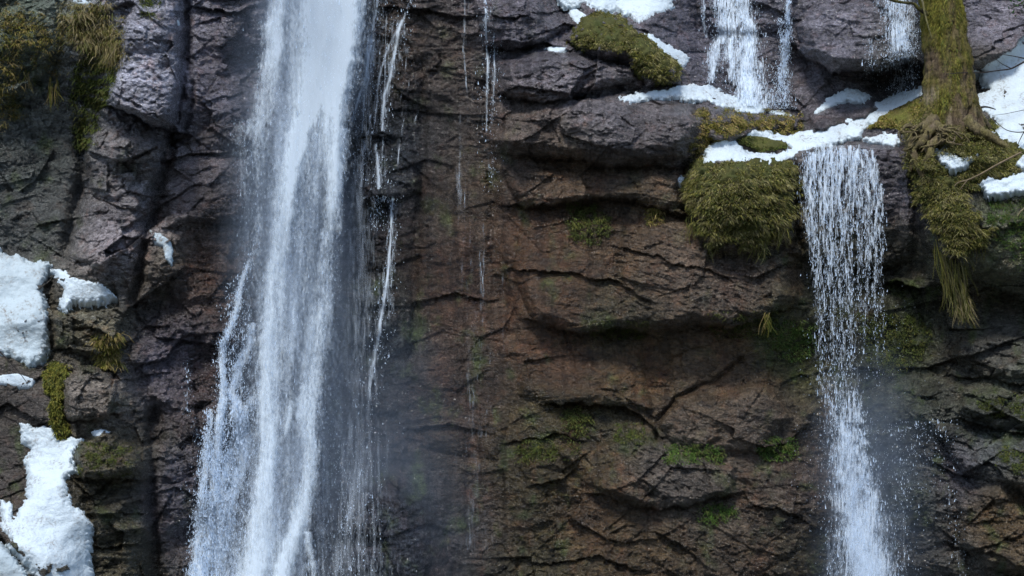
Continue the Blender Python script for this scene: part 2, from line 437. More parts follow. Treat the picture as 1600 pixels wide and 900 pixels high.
LEDGES = [  # polyline of an overhanging lip, amount, rise above the lip, recovery below, in pixels
 ([(825,500),(850,512),(900,520),(960,514),(1030,522),(1090,500),(1140,517),(1200,492),(1245,478)], .42, 50, 40),
 ([(790,322),(870,316),(960,308),(1040,326),(1085,332)], .28, 25, 30),
 ([(775,240),(860,247),(960,258),(1065,256),(1105,215)], .22, 30, 26),
 ([(785,146),(850,163),(905,148),(975,130)], .30, 20, 16),
 ([(770,76),(850,70),(890,78)], .3, 16, 12),
 ([(700,20),(780,30),(880,12)], .15, 12, 10),
 ([(860,632),(930,632),(1000,645),(1030,682)], .4, 30, 28),
 ([(800,690),(870,680),(905,692)], .2, 20, 20),
 ([(1180,706),(1230,690),(1262,664)], .3, 24, 22),
 ([(930,768),(1000,792),(1090,788),(1150,768)], .3, 22, 26),
 ([(1020,830),(1060,850),(1100,880)], .18, 20, 20),
 ([(830,760),(880,750),(900,730)], .18, 16, 18),
 ([(1243,70),(1262,92),(1300,113),(1350,117),(1400,108),(1450,100)], .75, 30, 34),
 ([(1500,118),(1555,94),(1600,56),(1650,30)], .45, 30, 24),
 ([(1235,395),(1300,410),(1370,425),(1425,405)], .25, 20, 60),
 ([(1380,440),(1445,455),(1500,430),(1560,446),(1650,480)], .7, 40, 45),
 ([(158,156),(200,178),(240,196),(280,210)], 1.1, 10, 26),
 ([(135,300),(170,318),(215,330)], .18, 12, 10),
 ([(170,395),(200,400),(225,380)], .15, 12, 10),
 ([(245,252),(300,240),(395,236)], .2, 16, 10),
 ([(258,352),(300,350),(380,342)], .2, 16, 10),
 ([(130,505),(165,520),(195,538)], .35, 10, 14),
 ([(85,550),(120,545),(150,555)], .35, 10, 12),
 ([(105,655),(150,652),(200,640)], .2, 14, 12),
 ([(118,745),(180,752),(232,748)], .3, 16, 14),
 ([(140,855),(200,852),(238,846)], .3, 16, 14),
 ([(130,800),(200,806),(235,800)], .15, 12, 10),
 ([(1490,590),(1540,590),(1640,604)], .25, 20, 20),
 ([(1500,655),(1560,670),(1640,690)], .35, 20, 22),
 ([(1545,722),(1590,768),(1650,795)], .3, 20, 20),
 ([(1480,850),(1560,870),(1650,905)], .2, 20, 20),
 ([(600,432),(560,424),(530,430)], .15, 10, 18),
 ([(558,312),(600,306),(616,308)], .22, 10, 18),
 ([(535,218),(590,212),(620,214)], .15, 10, 18),
 ([(1120,-4),(1180,4),(1250,30)], .2, 12, 14),
 ([(640,470),(700,462),(770,470)], .12, 16, 20),
 ([(640,670),(700,662),(760,680)], .15, 16, 20),
 ([(560,8),(640,14),(720,26)], .25, 12, 14),
 ([(300,12),(360,20),(400,10)], .25, 12, 14),
 ([(800,420),(900,428),(960,440),(1010,470)], .2, 24, 12),
 ([(960,385),(1060,410),(1150,440)], .14, 20, 10),
 ([(1040,570),(1080,545),(1120,535)], .12, 10, 8),
 ([(840,880),(930,870),(1000,890)], .16, 20, 20),
 ([(1170,790),(1240,800),(1280,830)], .2, 20, 20),
]
for pl, amp, up, dn in LEDGES:
    q = np.array(pl, float)
    box = (U > q[:, 0].min() - 60) & (U < q[:, 0].max() + 60) & (V > q[:, 1].min() - 4 * up - 40) & (V < q[:, 1].max() + 4 * dn + 40)
    u = WU[box]; v = WV[box] + 5 * fbm(U[box] / 26, V[box] / 40, 3, 33)
    vl = np.interp(u, q[:, 0], q[:, 1]); s = v - vl
    fade = sst(q[0, 0] - 25, q[0, 0] + 25, u) * (1 - sst(q[-1, 0] - 25, q[-1, 0] + 25, u))
    a = amp * fade * (.75 + .5 * fbm(u / 50, v * 0 + amp * 37, 2, 8))
    up_ = -.5 * a * np.exp(np.minimum(s, 0) / up)
    dn_ = .5 * a * np.exp(-np.maximum(s, 0) / dn) * 1.0
    D[box] += np.where(s < 0, up_, -.5 * a * 0 + dn_)

CRACKS = [
 ([(288,-20),(291,80),(277,160),(266,222),(246,300),(232,360),(218,420),(205,470)], .38, 8),
 ([(125,190),(128,260),(118,330),(104,390)], .3, 9),
 ([(240,640),(238,750),(243,940)], .3, 10),
 ([(78,430),(74,500),(80,560),(96,640),(110,700)], .25, 10),
 ([(292,80),(300,150),(290,200)], .2, 6),
 ([(1025,690),(1028,660),(1060,620),(1120,590),(1160,560)], .14, 4),
 ([(1072,262),(1066,300),(1080,345)], .3, 9),
 ([(310,640),(330,760),(335,900)], .14, 7),
 ([(655,100),(662,240),(650,400),(640,560)], .12, 9),
 ([(770,60),(765,260),(775,400),(800,520)], .15, 12),
 ([(0,845),(30,872),(60,905)], .3, 6),
]
for pl, amp, w in CRACKS:
    d = line_dist(pl, WU, WV); D += amp * np.exp(-(d / w)**2)

# strata, facets and grain, each with a regional weight
REG = [  # u, v,  flat strata, right-dipping strata, steep strata, blockiness, overall
 (0,100,.3,.1,.3,.9,.9),(80,280,.1,.3,.4,.6,.55),(230,100,.1,.4,.9,.7,.9),(190,280,.5,.2,.3,1.1,1),(150,500,.1,.6,1.0,1.0,1.1),(150,700,.9,.2,.1,.8,1),(180,850,1,.1,0,.6,1),
 (20,650,.2,.2,.2,.5,.5),(60,800,.2,.2,.2,.4,.5),(260,600,.1,.1,.1,.9,.8),(280,800,.05,.1,.1,.7,.7),(330,300,.4,.2,.1,.6,.7),(340,120,.3,.4,.3,.6,.8),
 (480,300,.2,.2,.1,.6,.7),(600,300,.4,.1,.1,.6,.7),(600,700,.1,.1,.1,.8,.8),(720,300,.3,.2,.1,.5,.5),(720,500,.2,.2,.1,.5,.45),(720,700,.2,.2,.2,.5,.5),(660,600,.1,.1,.1,.5,.5),
 (830,60,1,.4,0,.5,1),(900,120,.6,.7,.2,.7,1),(900,200,.7,.5,0,.5,.9),(1000,210,.8,.5,0,.4,.9),(900,290,.8,.4,0,.5,.9),(850,400,.2,.4,.1,.4,.5),(900,470,.2,.5,.1,.5,.7),(1000,430,.2,1.3,.1,.5,1),(1150,460,.3,1,.1,.7,1),
 (880,570,.2,.4,.2,.7,.65),(1000,580,.3,.7,.3,.7,.85),(1150,600,.2,.6,.2,.5,.8),(900,750,.2,.3,.6,.8,.9),(1050,760,.1,.6,1.2,.4,1.1),(1150,850,.3,.8,.4,.4,.9),(900,870,.2,.4,.4,.8,.9),
 (1100,50,.9,.3,0,.3,.7),(1330,50,.9,.2,0,.4,.7),(1220,150,.7,.2,0,.3,.6),(1560,40,1,.2,0,.4,.8),(1400,300,.8,.1,0,.5,.8),(1300,560,.3,.3,0,.5,.7),(1450,560,.3,.3,0,.6,.7),
 (1550,620,.5,.8,.2,.5,1),(1560,780,.2,.9,.5,.4,1),(1420,820,.2,.4,.3,.5,.8),(1500,350,.3,.3,0,.6,.8)]
W = field(REG, U, V, 40); W[..., 3] = (.35 + .75 * W[..., 3]) * (1 - .6 * np.exp(-((U - 710) / 90)**2)) * (1 - .55 * np.exp(-((U - 980) / 230)**4 - ((V - 560) / 330)**4)); W[..., 4] *= 1 - .15 * np.exp(-((U - 980) / 230)**4 - ((V - 560) / 330)**4)
detail = np.zeros_like(D)

def strata(ang, per, amp, seed, sharp=.16):
    c, s = math.cos(R(ang)), math.sin(R(ang))
    a = U * c + V * s; t = -U * s + V * c
    t = t + per * 1.3 * fbm(a / (per * 11), t / (per * 6), 3, seed) + per * .22 * fbm(a / (per * 1.5), t / (per * 1.2), 3, seed + 5)
    k = t / per; f = k - np.floor(k)
    rid = np.floor(k)
    h = np.where(f < 1 - sharp, f / (1 - sharp), (1 - f) / sharp)
    mod = np.clip(.35 + 1.5 * perlin(a / (per * 4) + rid * 3.7, rid * 1.3 + .5, seed + 9) + .5 * perlin(a / (per * 1.5), t / (per * 2), seed + 12), 0, 1.4)
    return -amp * h * mod

detail += W[..., 0] * (strata(3, 34, .07, 40) + strata(4, 13, .045, 50) + strata(6, 6, .02, 55))
detail += W[..., 1] * (strata(13, 24, .05, 60) + strata(16, 10, .034, 70) + strata(12, 5.5, .02, 75))
detail += W[..., 2] * (strata(36, 26, .06, 80) + strata(34, 11, .04, 90) + strata(30, 6, .022, 95))
for per, amp, ax, sd_ in ((130, .16, 1.7, 100), (62, .11, 1.6, 101), (27, .055, 1.6, 102), (11, .022, 1.5, 103)):
    FU = .6 * U + .4 * WU; FV = .6 * V + .4 * WV
    f1, f2, pl, cv = worley(FU / (per * ax), FV / per + .25 * FU / per / ax, sd_)
    e = np.clip((f2 - f1) / .12, 0, 1)
    detail += W[..., 3] * (amp * (1.9 * pl + .7 * (cv - .5)) + .10 * amp * (1 - e))
detail += .20 * fbm(U / 170, V / 120, 3, 21) + .05 * fbm(U / 34, V / 24, 4, 22) - .022 * fbm(U / 20, V / 11, 4, 23, .55, True)
detail += .022 * fbm(U / 7, V / 4.5, 3, 24) - .03 * np.clip(fbm(WU / 13, WV / 8, 4, 25, .6, True) - .25, 0, 1)
f1, f2, pl, cv = worley(WU / 8, WV / 5.2 + .15 * WU / 5.2, 107); detail += .012 * (1.5 * pl + (cv - .5)) * (.4 + W[..., 3])
# the wet wall between the falls is worn by water: soft vertical flutes
flute = np.exp(-((U - 600) / 170)**2) + .7 * np.exp(-((U - 1330) / 90)**2) * sst(300, 420, V) + .7 * np.exp(-((U - 270) / 50)**2) * sst(430, 520, V)
detail += flute * (.05 * fbm(U / 9, V / 90, 3, 26) + .04 * fbm(U / 24, V / 160, 2, 27))
SMOOTH = [(1570,150),(1600,100),(1585,220)]
D = D + detail * W[..., 4] * 1.0

def Dat(u, v, arr=None):
    arr = D if arr is None else arr
    a = np.interp(u, US, np.arange(len(US))); b = np.interp(v, VS, np.arange(len(VS)))
    i = np.minimum(a.astype(int), len(US) - 2); j = np.minimum(b.astype(int), len(VS) - 2); a = a - i; b = b - j
    return (arr[j, i] * (1 - a) + arr[j, i + 1] * a) * (1 - b) + (arr[j + 1, i] * (1 - a) + arr[j + 1, i + 1] * a) * b

DB = blur(D, 5); DBB = blur(D, 12)

# stone colours: violet-grey top and left, rust brown centre, algae green near the water
COLS = [
 (0,60,.085,.095,.075),(60,250,.060,.064,.060),(60,350,.055,.056,.055),(230,100,.125,.118,.135),(200,280,.105,.095,.10),(190,380,.12,.105,.115),(240,420,.07,.06,.055),
 (150,520,.085,.078,.062),(140,620,.11,.095,.09),(160,720,.065,.058,.042),(180,850,.06,.054,.040),(20,650,.060,.050,.046),(0,760,.06,.05,.047),
 (260,560,.078,.066,.078),(280,800,.072,.066,.082),(330,120,.095,.085,.10),(330,300,.085,.072,.078),(320,430,.07,.048,.045),(340,600,.06,.045,.045),
 (480,300,.075,.075,.09),(600,250,.062,.066,.072),(600,500,.060,.064,.066),(620,820,.075,.075,.085),(690,100,.065,.05,.043),(700,300,.062,.046,.038),(700,450,.068,.042,.034),
 (720,620,.060,.042,.036),(740,800,.062,.050,.046),(830,50,.10,.088,.10),(900,110,.10,.088,.098),(950,190,.11,.097,.105),(830,210,.078,.062,.058),(1030,210,.10,.088,.095),
 (900,270,.075,.052,.038),(1010,290,.078,.058,.042),(850,370,.078,.045,.031),(950,380,.074,.05,.036),(1050,410,.08,.06,.052),(1150,450,.085,.066,.060),(870,470,.072,.045,.033),
 (960,500,.058,.052,.038),(880,570,.078,.045,.032),(1000,580,.085,.056,.038),(1150,560,.085,.06,.045),(1100,640,.082,.064,.055),(1180,650,.085,.068,.065),(860,650,.06,.05,.03),(940,660,.055,.05,.035),
 (830,760,.055,.045,.026),(920,800,.075,.05,.035),(1050,750,.088,.076,.074),(1000,870,.068,.05,.036),(1150,780,.078,.066,.062),(1180,870,.07,.052,.042),(850,880,.05,.045,.032),
 (1100,50,.11,.10,.12),(1300,50,.125,.115,.135),(1200,150,.095,.085,.10),(1320,180,.10,.088,.10),(1560,40,.13,.118,.14),(1540,110,.06,.05,.04),(1400,100,.07,.065,.065),
 (1180,330,.06,.05,.03),(1400,290,.10,.088,.10),(1390,400,.055,.052,.042),(1300,500,.05,.052,.038),(1230,540,.06,.07,.028),(1420,530,.048,.058,.028),(1500,560,.06,.054,.044),
 (1560,400,.085,.085,.06),(1500,470,.05,.045,.035),(1560,540,.075,.072,.07),(1560,620,.06,.062,.048),(1560,700,.075,.078,.082),(1480,740,.07,.062,.072),(1560,820,.085,.062,.042),(1430,760,.045,.05,.042),
 (1260,750,.075,.06,.06),(1250,870,.05,.045,.035),(1500,880,.06,.058,.06),(1420,640,.05,.055,.045),(2200,400,.08,.07,.06),(-600,400,.07,.065,.06),(800,-300,.10,.09,.10)]
C = field(COLS, U, V, 30)
GAIN = field([(230,100,3.1),(230,30,2.6),(200,240,2.2),(200,290,2.4),(180,380,2.6),(150,330,2.0),(120,300,1.1),(60,280,1.3),(0,60,1.5),(330,120,1.8),(330,200,1.6),(330,300,1.35),(300,500,1.15),(150,520,1.5),(140,620,1.6),(170,760,1.2),(180,870,1.1),(260,560,1.5),(260,620,1.6),(280,820,1.6),(20,650,1.3),
  (480,300,1.2),(600,300,1.0),(620,850,1.0),(700,400,1.0),(830,40,1.45),(900,110,1.75),(960,190,1.65),(1060,200,1.4),(960,290,1.1),(880,400,1.05),(1100,430,1.3),(900,560,1.05),(1120,600,1.15),(900,760,1.0),(1050,760,1.25),(1150,860,1.05),
  (1100,50,1.25),(1200,150,1.2),(1330,50,1.65),(1330,180,1.3),(1560,40,1.7),(1400,290,1.2),(1300,500,1.0),(1450,560,1.0),(1560,400,1.4),(1560,620,1.3),(1580,760,1.3),(1480,860,1.1)], U, V, 40)
C = C * GAIN[..., None]; lum = C.mean(-1, keepdims=True); C = np.clip(lum + (C - lum) * 1.12, .008, 1)
WARM = field([(900,290,.6),(880,400,1),(1000,420,.8),(1100,440,.6),(950,560,1),(1130,580,1),(880,700,1),(930,820,1),(1050,860,.9),(1060,740,.5),(1180,650,.8),(1200,800,.8),(1570,820,.8),(740,350,.7),(700,450,.8),(720,620,.6),(340,420,.6),
  (1180,330,.5),(1400,450,.5),(1500,560,.4),(950,190,.15),(830,50,.0),(1100,50,0),(1330,50,.1),(1560,40,.1),(200,100,0),(200,300,.15),(280,700,0),(280,550,0),(480,300,-.5),(600,300,-.3),(600,600,-.3),(620,850,-.3),(150,520,.5),(160,740,.6),(180,880,.5),(20,650,.3),(60,250,.1),(1400,300,.1),(1480,760,.1)], U, V, 36)[..., None]
C = C * np.array([.965, 1.025, 1.01]); C = C * (1 + WARM * np.array([.08, -.06, -.34]))
WET = np.exp(-((U - 585) / 75)**2) * sst(-100, 200, V) + .7 * np.exp(-((U - 370) / 40)**2) + .6 * np.exp(-((U - 1340) / 90)**2) * sst(380, 520, V)
WALL = 1.3 * np.exp(-((U - 690) / 100)**2)
C = C * (1 - .38 * np.clip(WET, 0, 1) - .16 * WALL)[..., None]
st = sst(.05, .5, fbm(U / 55, V / 80, 5, 301, .6)) * np.exp(-((U - 980) / 330)**2) * sst(230, 330, V)
C = C * (1 - .45 * st[..., None]) + .45 * st[..., None] * np.array([.165, .072, .036])
gr = sst(.08, .5, fbm(U / 45, V / 60, 5, 305, .6)) * field([(900,360,.8),(900,560,.7),(860,660,1),(960,680,.9),(830,780,1),(1230,540,1.4),(1400,540,1.7),(1400,490,1.6),(1440,600,1.3),(1350,600,1),(1480,600,1.1),(1560,650,.8),(1590,470,.8),(1120,800,.8),(700,400,.6),(690,560,.7),
   (100,120,.9),(130,250,.7),(80,620,.9),(170,700,.6),(230,850,.5),(950,200,.1),(1150,600,.1),(1330,50,0),(1100,50,0),(250,100,0),(340,300,.0),(250,600,0),(450,400,0),(1050,430,.15),(1050,750,.25),(1000,870,.3),(1180,330,.8),(1400,300,.1),(1550,40,0)], U, V, 40)
gr = np.clip(gr * 1.4, 0, 1); C = C * (1 - .7 * gr[..., None]) + .7 * gr[..., None] * np.array([.055, .078, .020])
# each bed and block of stone has its own tone
_, _, _, cv1 = worley(WU / 90, WV / 34 + .1 * WU / 34, 311); _, _, _, cv2 = worley(WU / 30, WV / 14 + .12 * WU / 14, 312)
C = C * (.66 + .42 * cv1 + .36 * cv2)[..., None]
C = C * (1 + .45 * fbm(U / 40, V / 25, 5, 315, .6))[..., None]
lich = sst(.25, .6, fbm(U / 14, V / 14, 5, 318, .65)) * (np.exp(-(((U - 20) / 60)**2 + ((V - 70) / 70)**2)) + np.exp(-(((U - 195) / 22)**2 + ((V - 130) / 45)**2)) * 1.2 + np.exp(-(((U - 125) / 28)**2 + ((V - 390) / 45)**2)) + np.exp(-(((U - 100) / 25)**2 + ((V - 520) / 45)**2)) * 1.3 + np.exp(-(((U - 1570) / 50)**2 + ((V - 400) / 35)**2)) + 1.0 * np.exp(-(((U - 130) / 40)**2 + ((V - 510) / 30)**2)) + .7 * np.exp(-(((U - 150) / 40)**2 + ((V - 620) / 40)**2)) + .5 * np.exp(-(((U - 190) / 50)**2 + ((V - 780) / 90)**2)) + .8 * np.exp(-(((U - 920) / 60)**2 + ((V - 105) / 22)**2)) + .8 * np.exp(-(((U - 1560) / 30)**2 + ((V - 480) / 18)**2)))
lich = np.clip(lich, 0, .85)[..., None]
C = C * (1 - lich) + lich * np.array([.34, .33, .27])
WS = sst(.02, .35, fbm(U / 15, V / 260, 4, 340, .6)) * np.clip(np.exp(-((U - 700) / 260)**2) + .8 * np.exp(-((U - 1340) / 160)**2) + .5 * np.exp(-((U - 1000) / 250)**2), 0, 1)
C = C * (1 - .28 * WS)[..., None]
wet = np.clip(.6 * WS + .55 + .9 * np.exp(-((U - 560) / 180)**2) + .8 * np.exp(-((U - 1330) / 110)**2) + .35 * fbm(U / 120, V / 60, 3, 330), 0, 1.4)

cliff = add_mesh("cliff", P(U, V, D).reshape(-1, 3), grid_faces(len(VS), len(US)), ROCK, colors=C.reshape(-1, 3), extra={"wet": wet.ravel()})
tag(cliff, "wet dark cliff of violet grey and rust brown rock behind the waterfalls", "cliff", kind="structure")

# ------------------------------------------------------------------ ground, stream bed, added light-blocking slope behind the camera
def sheet(name, x0, x1, y0, y1, n, zf, mat, colors):
    x = np.linspace(x0, x1, n); y = np.linspace(y0, y1, n); X, Y = np.meshgrid(x, y); Z = zf(X, Y)
    f = grid_faces(n, n)[:, ::-1]
    c = np.ones((n * n, 3)) * colors
    return add_mesh(name, np.stack([X, Y, Z], -1), f, mat, colors=c)
SOIL = mat_tint("soil", .95, .8, 0, .6, .1, (.4, 1.5))
g_ = sheet("ground", -900, 900, -900, 900, 60, lambda x, y: x * 0 - .25, SOIL, (.07, .06, .05)); tag(g_, "stony ground at the foot of the cliff", None, kind="structure")
h_ = sheet("sky_block_slope", -140, 140, -110, -46, 120, lambda x, y: -.5 + (-46 - y) * .55 + 3 * fbm(x / 20, y / 20, 4, 400), SOIL, (.045, .05, .03)); tag(h_, "added unseen slope behind the camera blocking low sky light", None, kind="structure")  # added out of view to cut low sky light, leaving light from above
wm, n_, l_, b_ = new_mat("stream_water"); b_.inputs["Base Color"].default_value = (.03, .045, .05, 1); b_.inputs["Roughness"].default_value = .12
l_.new(bump(n_, l_, noise(n_, l_, n_.new("ShaderNodeNewGeometry").outputs["Position"], 3, 4), .5, .1), b_.inputs["Normal"])
p_ = sheet("stream_water", -14, 14, -9, 3, 8, lambda x, y: x * 0 - .12, wm, (.03, .04, .05)); tag(p_, "stream pool below the waterfalls", None, kind="structure")

# ------------------------------------------------------------------ patches that lie on the rock (snow, moss)
def patch(name, poly, thick, mat, edge=10.0, rag=6.0, lump=0.0, step=1.5, seed=0, base=None, color=None, sink=.05, smooth=4):
    q = np.array(poly, float); m = rag * 2 + 4
    us = np.arange(q[:, 0].min() - m, q[:, 0].max() + m, step); vs = np.arange(q[:, 1].min() - m, q[:, 1].max() + m, step)
    u, v = np.meshgrid(us, vs)
    s = poly_sdf(poly, u + rag * 1.3 * fbm(u / 24, v / 24, 4, 500 + seed, .6), v + rag * fbm(u / 24, v / 24, 4, 600 + seed, .6))
    s = s + .75 * rag * fbm(u / 6, v / 4, 3, 640 + seed, .6) - (0 if lump else .5 * rag * np.clip(fbm(u / 13, v / 6, 4, 660 + seed, .6) * 2.2 - .55, 0, 1) * (s < 22)) + (0 if lump else 2.2)
    q_ = np.clip(s / edge, 0, 1); prof = np.sqrt(1 - (1 - q_)**2)
    d = Dat(u, v, DB if base is None else base)
    off = (thick if lump else thick * .46) * prof * (1 + (.5 if lump else .25) * fbm(u / 30, v / 22, 3, 700 + seed)) - sink * (1 - prof)
    if lump:
        f1, f2, pl, cv = worley(u / 15 + .3 * fbm(u / 10, v / 10, 2, 6), v / 12, 800 + seed); off = off + lump * prof * (.6 - f1) * 1.2 + .4 * lump * fbm(u / 6, v / 6, 3, 810) + 1.1 * lump * fbm(u / 30, v / 26, 3, 820 + seed)
    d = d - off
    keep = s > -2.5; kf = keep[:-1, :-1] & keep[1:, :-1] & keep[:-1, 1:] & keep[1:, 1:]
    co = P(u, v, d).reshape(-1, 3); co[:, 2] += (off * .35).ravel()
    f = grid_faces(*u.shape, keep=kf)
    if len(f) == 0: return None
    cc = None
    if color is not None:
        a = np.array(color); k = np.clip(.5 + .9 * fbm(u / 22, v / 22, 4, 900 + seed), 0, 1).ravel()[:, None]
        cc = a[0] * (1 - k) + a[1] * k
        co, f, cc = compact(co, f, cc)
    else: co, f = compact(co, f)
    o = add_mesh(name, co, f, mat, colors=cc)
    c = co.mean(0); origin_to(o, (c[0], c[1], co[:, 2].min()))
    return o

SNOWS = [
 ("flat white snow cap at the top edge above the mossy knoll", [(872,-30),(872,2),(885,10),(912,8),(925,16),(960,14),(985,22),(998,40),(1020,28),(1055,14),(1054,-6),(1040,-30)], .10, 10, SNOW),
 ("small broken snow scrap just left of the mossy knoll", [(890,10),(905,16),(915,24),(910,38),(898,36),(892,24)], .05, 5, SNOW),
 ("slim diagonal snow strip on the right shoulder of the mossy knoll", [(1006,54),(1030,62),(1055,76),(1077,90),(1068,108),(1056,96),(1034,80)], .09, 7, SNOW),
 ("long thin snow strip lying along the top of the big grey boulder", [(964,153),(1000,146),(1040,140),(1070,135),(1105,131),(1122,142),(1160,154),(1194,168),(1186,180),(1140,169),(1100,157),(1040,151),(985,159)], .08, 6, SNOW),
 ("tiny snow scrap beside the dark mossy stone below the upper waterfall", [(1203,174),(1218,173),(1232,178),(1220,182)], .04, 4, SNOW),
 ("broad winding snow band above the right curtain waterfall", [(1094,257),(1106,232),(1130,216),(1150,222),(1168,238),(1200,240),(1238,232),(1222,224),(1190,216),(1158,211),(1164,203),(1190,203),(1232,213),(1262,203),(1300,193),(1340,177),(1372,160),(1410,145),(1446,133),(1446,150),(1402,170),(1368,192),(1345,212),(1310,222),(1272,236),(1232,250),(1208,263),(1184,255),(1130,252)], .11, 9, SNOW),
 ("small snow lobe right of the curtain waterfall lip below the mossy rock", [(1348,216),(1384,206),(1406,214),(1398,228),(1370,224)], .07, 6, SNOW),
 ("dome shaped snow cap on the low rock between the upper waterfalls", [(1271,179),(1286,158),(1308,143),(1336,139),(1363,152),(1350,160),(1320,160),(1298,169)], .10, 7, SNOW),
 ("large blue white snow slope to the right of the tree", [(1537,104),(1552,80),(1575,62),(1612,46),(1700,20),(1720,260),(1612,237),(1586,231),(1540,206),(1562,195),(1552,180),(1526,168),(1519,152),(1546,140),(1530,122)], .14, 14, SNOW),
 ("tiny snow scrap tucked behind the right side of the tree trunk", [(1508,120),(1520,110),(1530,113),(1520,126),(1514,132)], .05, 4, SNOW),
 ("bird shaped snow patch on the mossy bank under the tree", [(1453,243),(1470,241),(1476,234),(1484,244),(1500,251),(1526,249),(1510,270),(1488,280),(1474,268)], .62, 6, SNOW),
 ("ragged snow patch on the mossy bank at the right edge", [(1529,290),(1545,284),(1562,288),(1588,277),(1640,274),(1640,304),(1580,308),(1545,315)], .52, 7, SNOW),
 ("small snow piece on the right edge just above the ragged patch", [(1588,262),(1598,249),(1640,252),(1640,272),(1600,270)], .48, 5, SNOW),
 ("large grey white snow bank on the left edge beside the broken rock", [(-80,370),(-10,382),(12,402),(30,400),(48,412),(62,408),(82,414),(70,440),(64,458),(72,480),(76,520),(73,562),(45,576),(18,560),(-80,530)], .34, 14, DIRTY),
 ("white snow tongue lying on a ledge right of the left snow bank", [(80,421),(104,425),(116,440),(160,444),(182,467),(155,476),(116,472),(105,487),(92,478),(100,456)], .26, 8, SNOW),
 ("narrow snow strip below the left snow bank", [(-60,582),(0,587),(28,584),(53,594),(50,605),(28,606),(0,599),(-60,596)], .07, 5, SNOW),
 ("tall white snow patch in the lower left corner", [(33,661),(56,669),(84,664),(90,687),(128,686),(114,710),(118,735),(105,750),(110,790),(132,800),(146,822),(141,860),(150,950),(60,950),(55,900),(20,855),(2,830),(0,780),(18,790),(22,812),(40,780),(42,750),(38,722),(51,702),(35,692)], .22, 13, SNOW),
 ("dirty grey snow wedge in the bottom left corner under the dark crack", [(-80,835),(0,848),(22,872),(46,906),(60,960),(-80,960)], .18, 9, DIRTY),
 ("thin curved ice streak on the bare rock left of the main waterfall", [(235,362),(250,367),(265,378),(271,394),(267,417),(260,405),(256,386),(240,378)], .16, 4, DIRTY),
 ("small snow cap on the rounded rock in the lower left", [(144,675),(156,670),(170,675),(166,680),(150,680)], .05, 4, SNOW),
 ("snow scrap above the straw grass at the top left", [(112,-8),(146,-8),(144,6),(130,8),(116,3)], .05, 4, SNOW),
 ("tiny round snow blob at the right rim of the tall grey slab", [(270,33),(278,31),(281,38),(275,42)], .05, 3, SNOW),
 ("tiny snow scrap on the grey block left of the mossy knoll", [(856,76),(872,71),(886,73),(880,80),(862,81)], .05, 4, SNOW),
 ("small round snow blob beside the left edge of the moss cushion", [(1059,281),(1064,276),(1072,279),(1070,286),(1062,287)], .06, 4, SNOW),
]
DBS = blur(D, 14)
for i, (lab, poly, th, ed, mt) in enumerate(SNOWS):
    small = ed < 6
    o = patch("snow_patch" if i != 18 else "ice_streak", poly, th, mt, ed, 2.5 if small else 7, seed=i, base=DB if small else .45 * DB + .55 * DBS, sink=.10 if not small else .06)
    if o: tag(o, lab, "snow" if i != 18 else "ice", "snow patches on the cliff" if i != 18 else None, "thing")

# ------------------------------------------------------------------ moss and grass blades
PAL = {
 'moss': [(0.184,0.184,0.032),(0.131,0.149,0.028),(0.228,0.201,0.044),(0.088,0.105,0.025)],
 'mixed': [(.10,.115,.03),(.17,.165,.035),(.26,.24,.06),(.07,.085,.025),(.12,.10,.05),(.21,.19,.05),(.30,.27,.12)],
 'dark': [(0.079,0.105,0.025),(0.105,0.131,0.028),(0.061,0.079,0.025),(0.131,0.131,0.035)],
 'bright': [(.085,.165,.03),(.11,.18,.035),(.06,.11,.025),(.12,.14,.04)],
 'vivid': [(0.131,0.245,0.026),(0.175,0.280,0.035),(0.088,0.175,0.025),(0.105,0.158,0.035)],
 'straw': [(0.286,0.233,0.098),(0.190,0.165,0.053),(0.131,0.147,0.033),(0.357,0.294,0.158)],
 'olive': [(0.210,0.193,0.035),(0.280,0.228,0.070),(0.149,0.158,0.032),(0.350,0.263,0.105)],
}
SNOWPOLY = [p[1] for p in SNOWS]
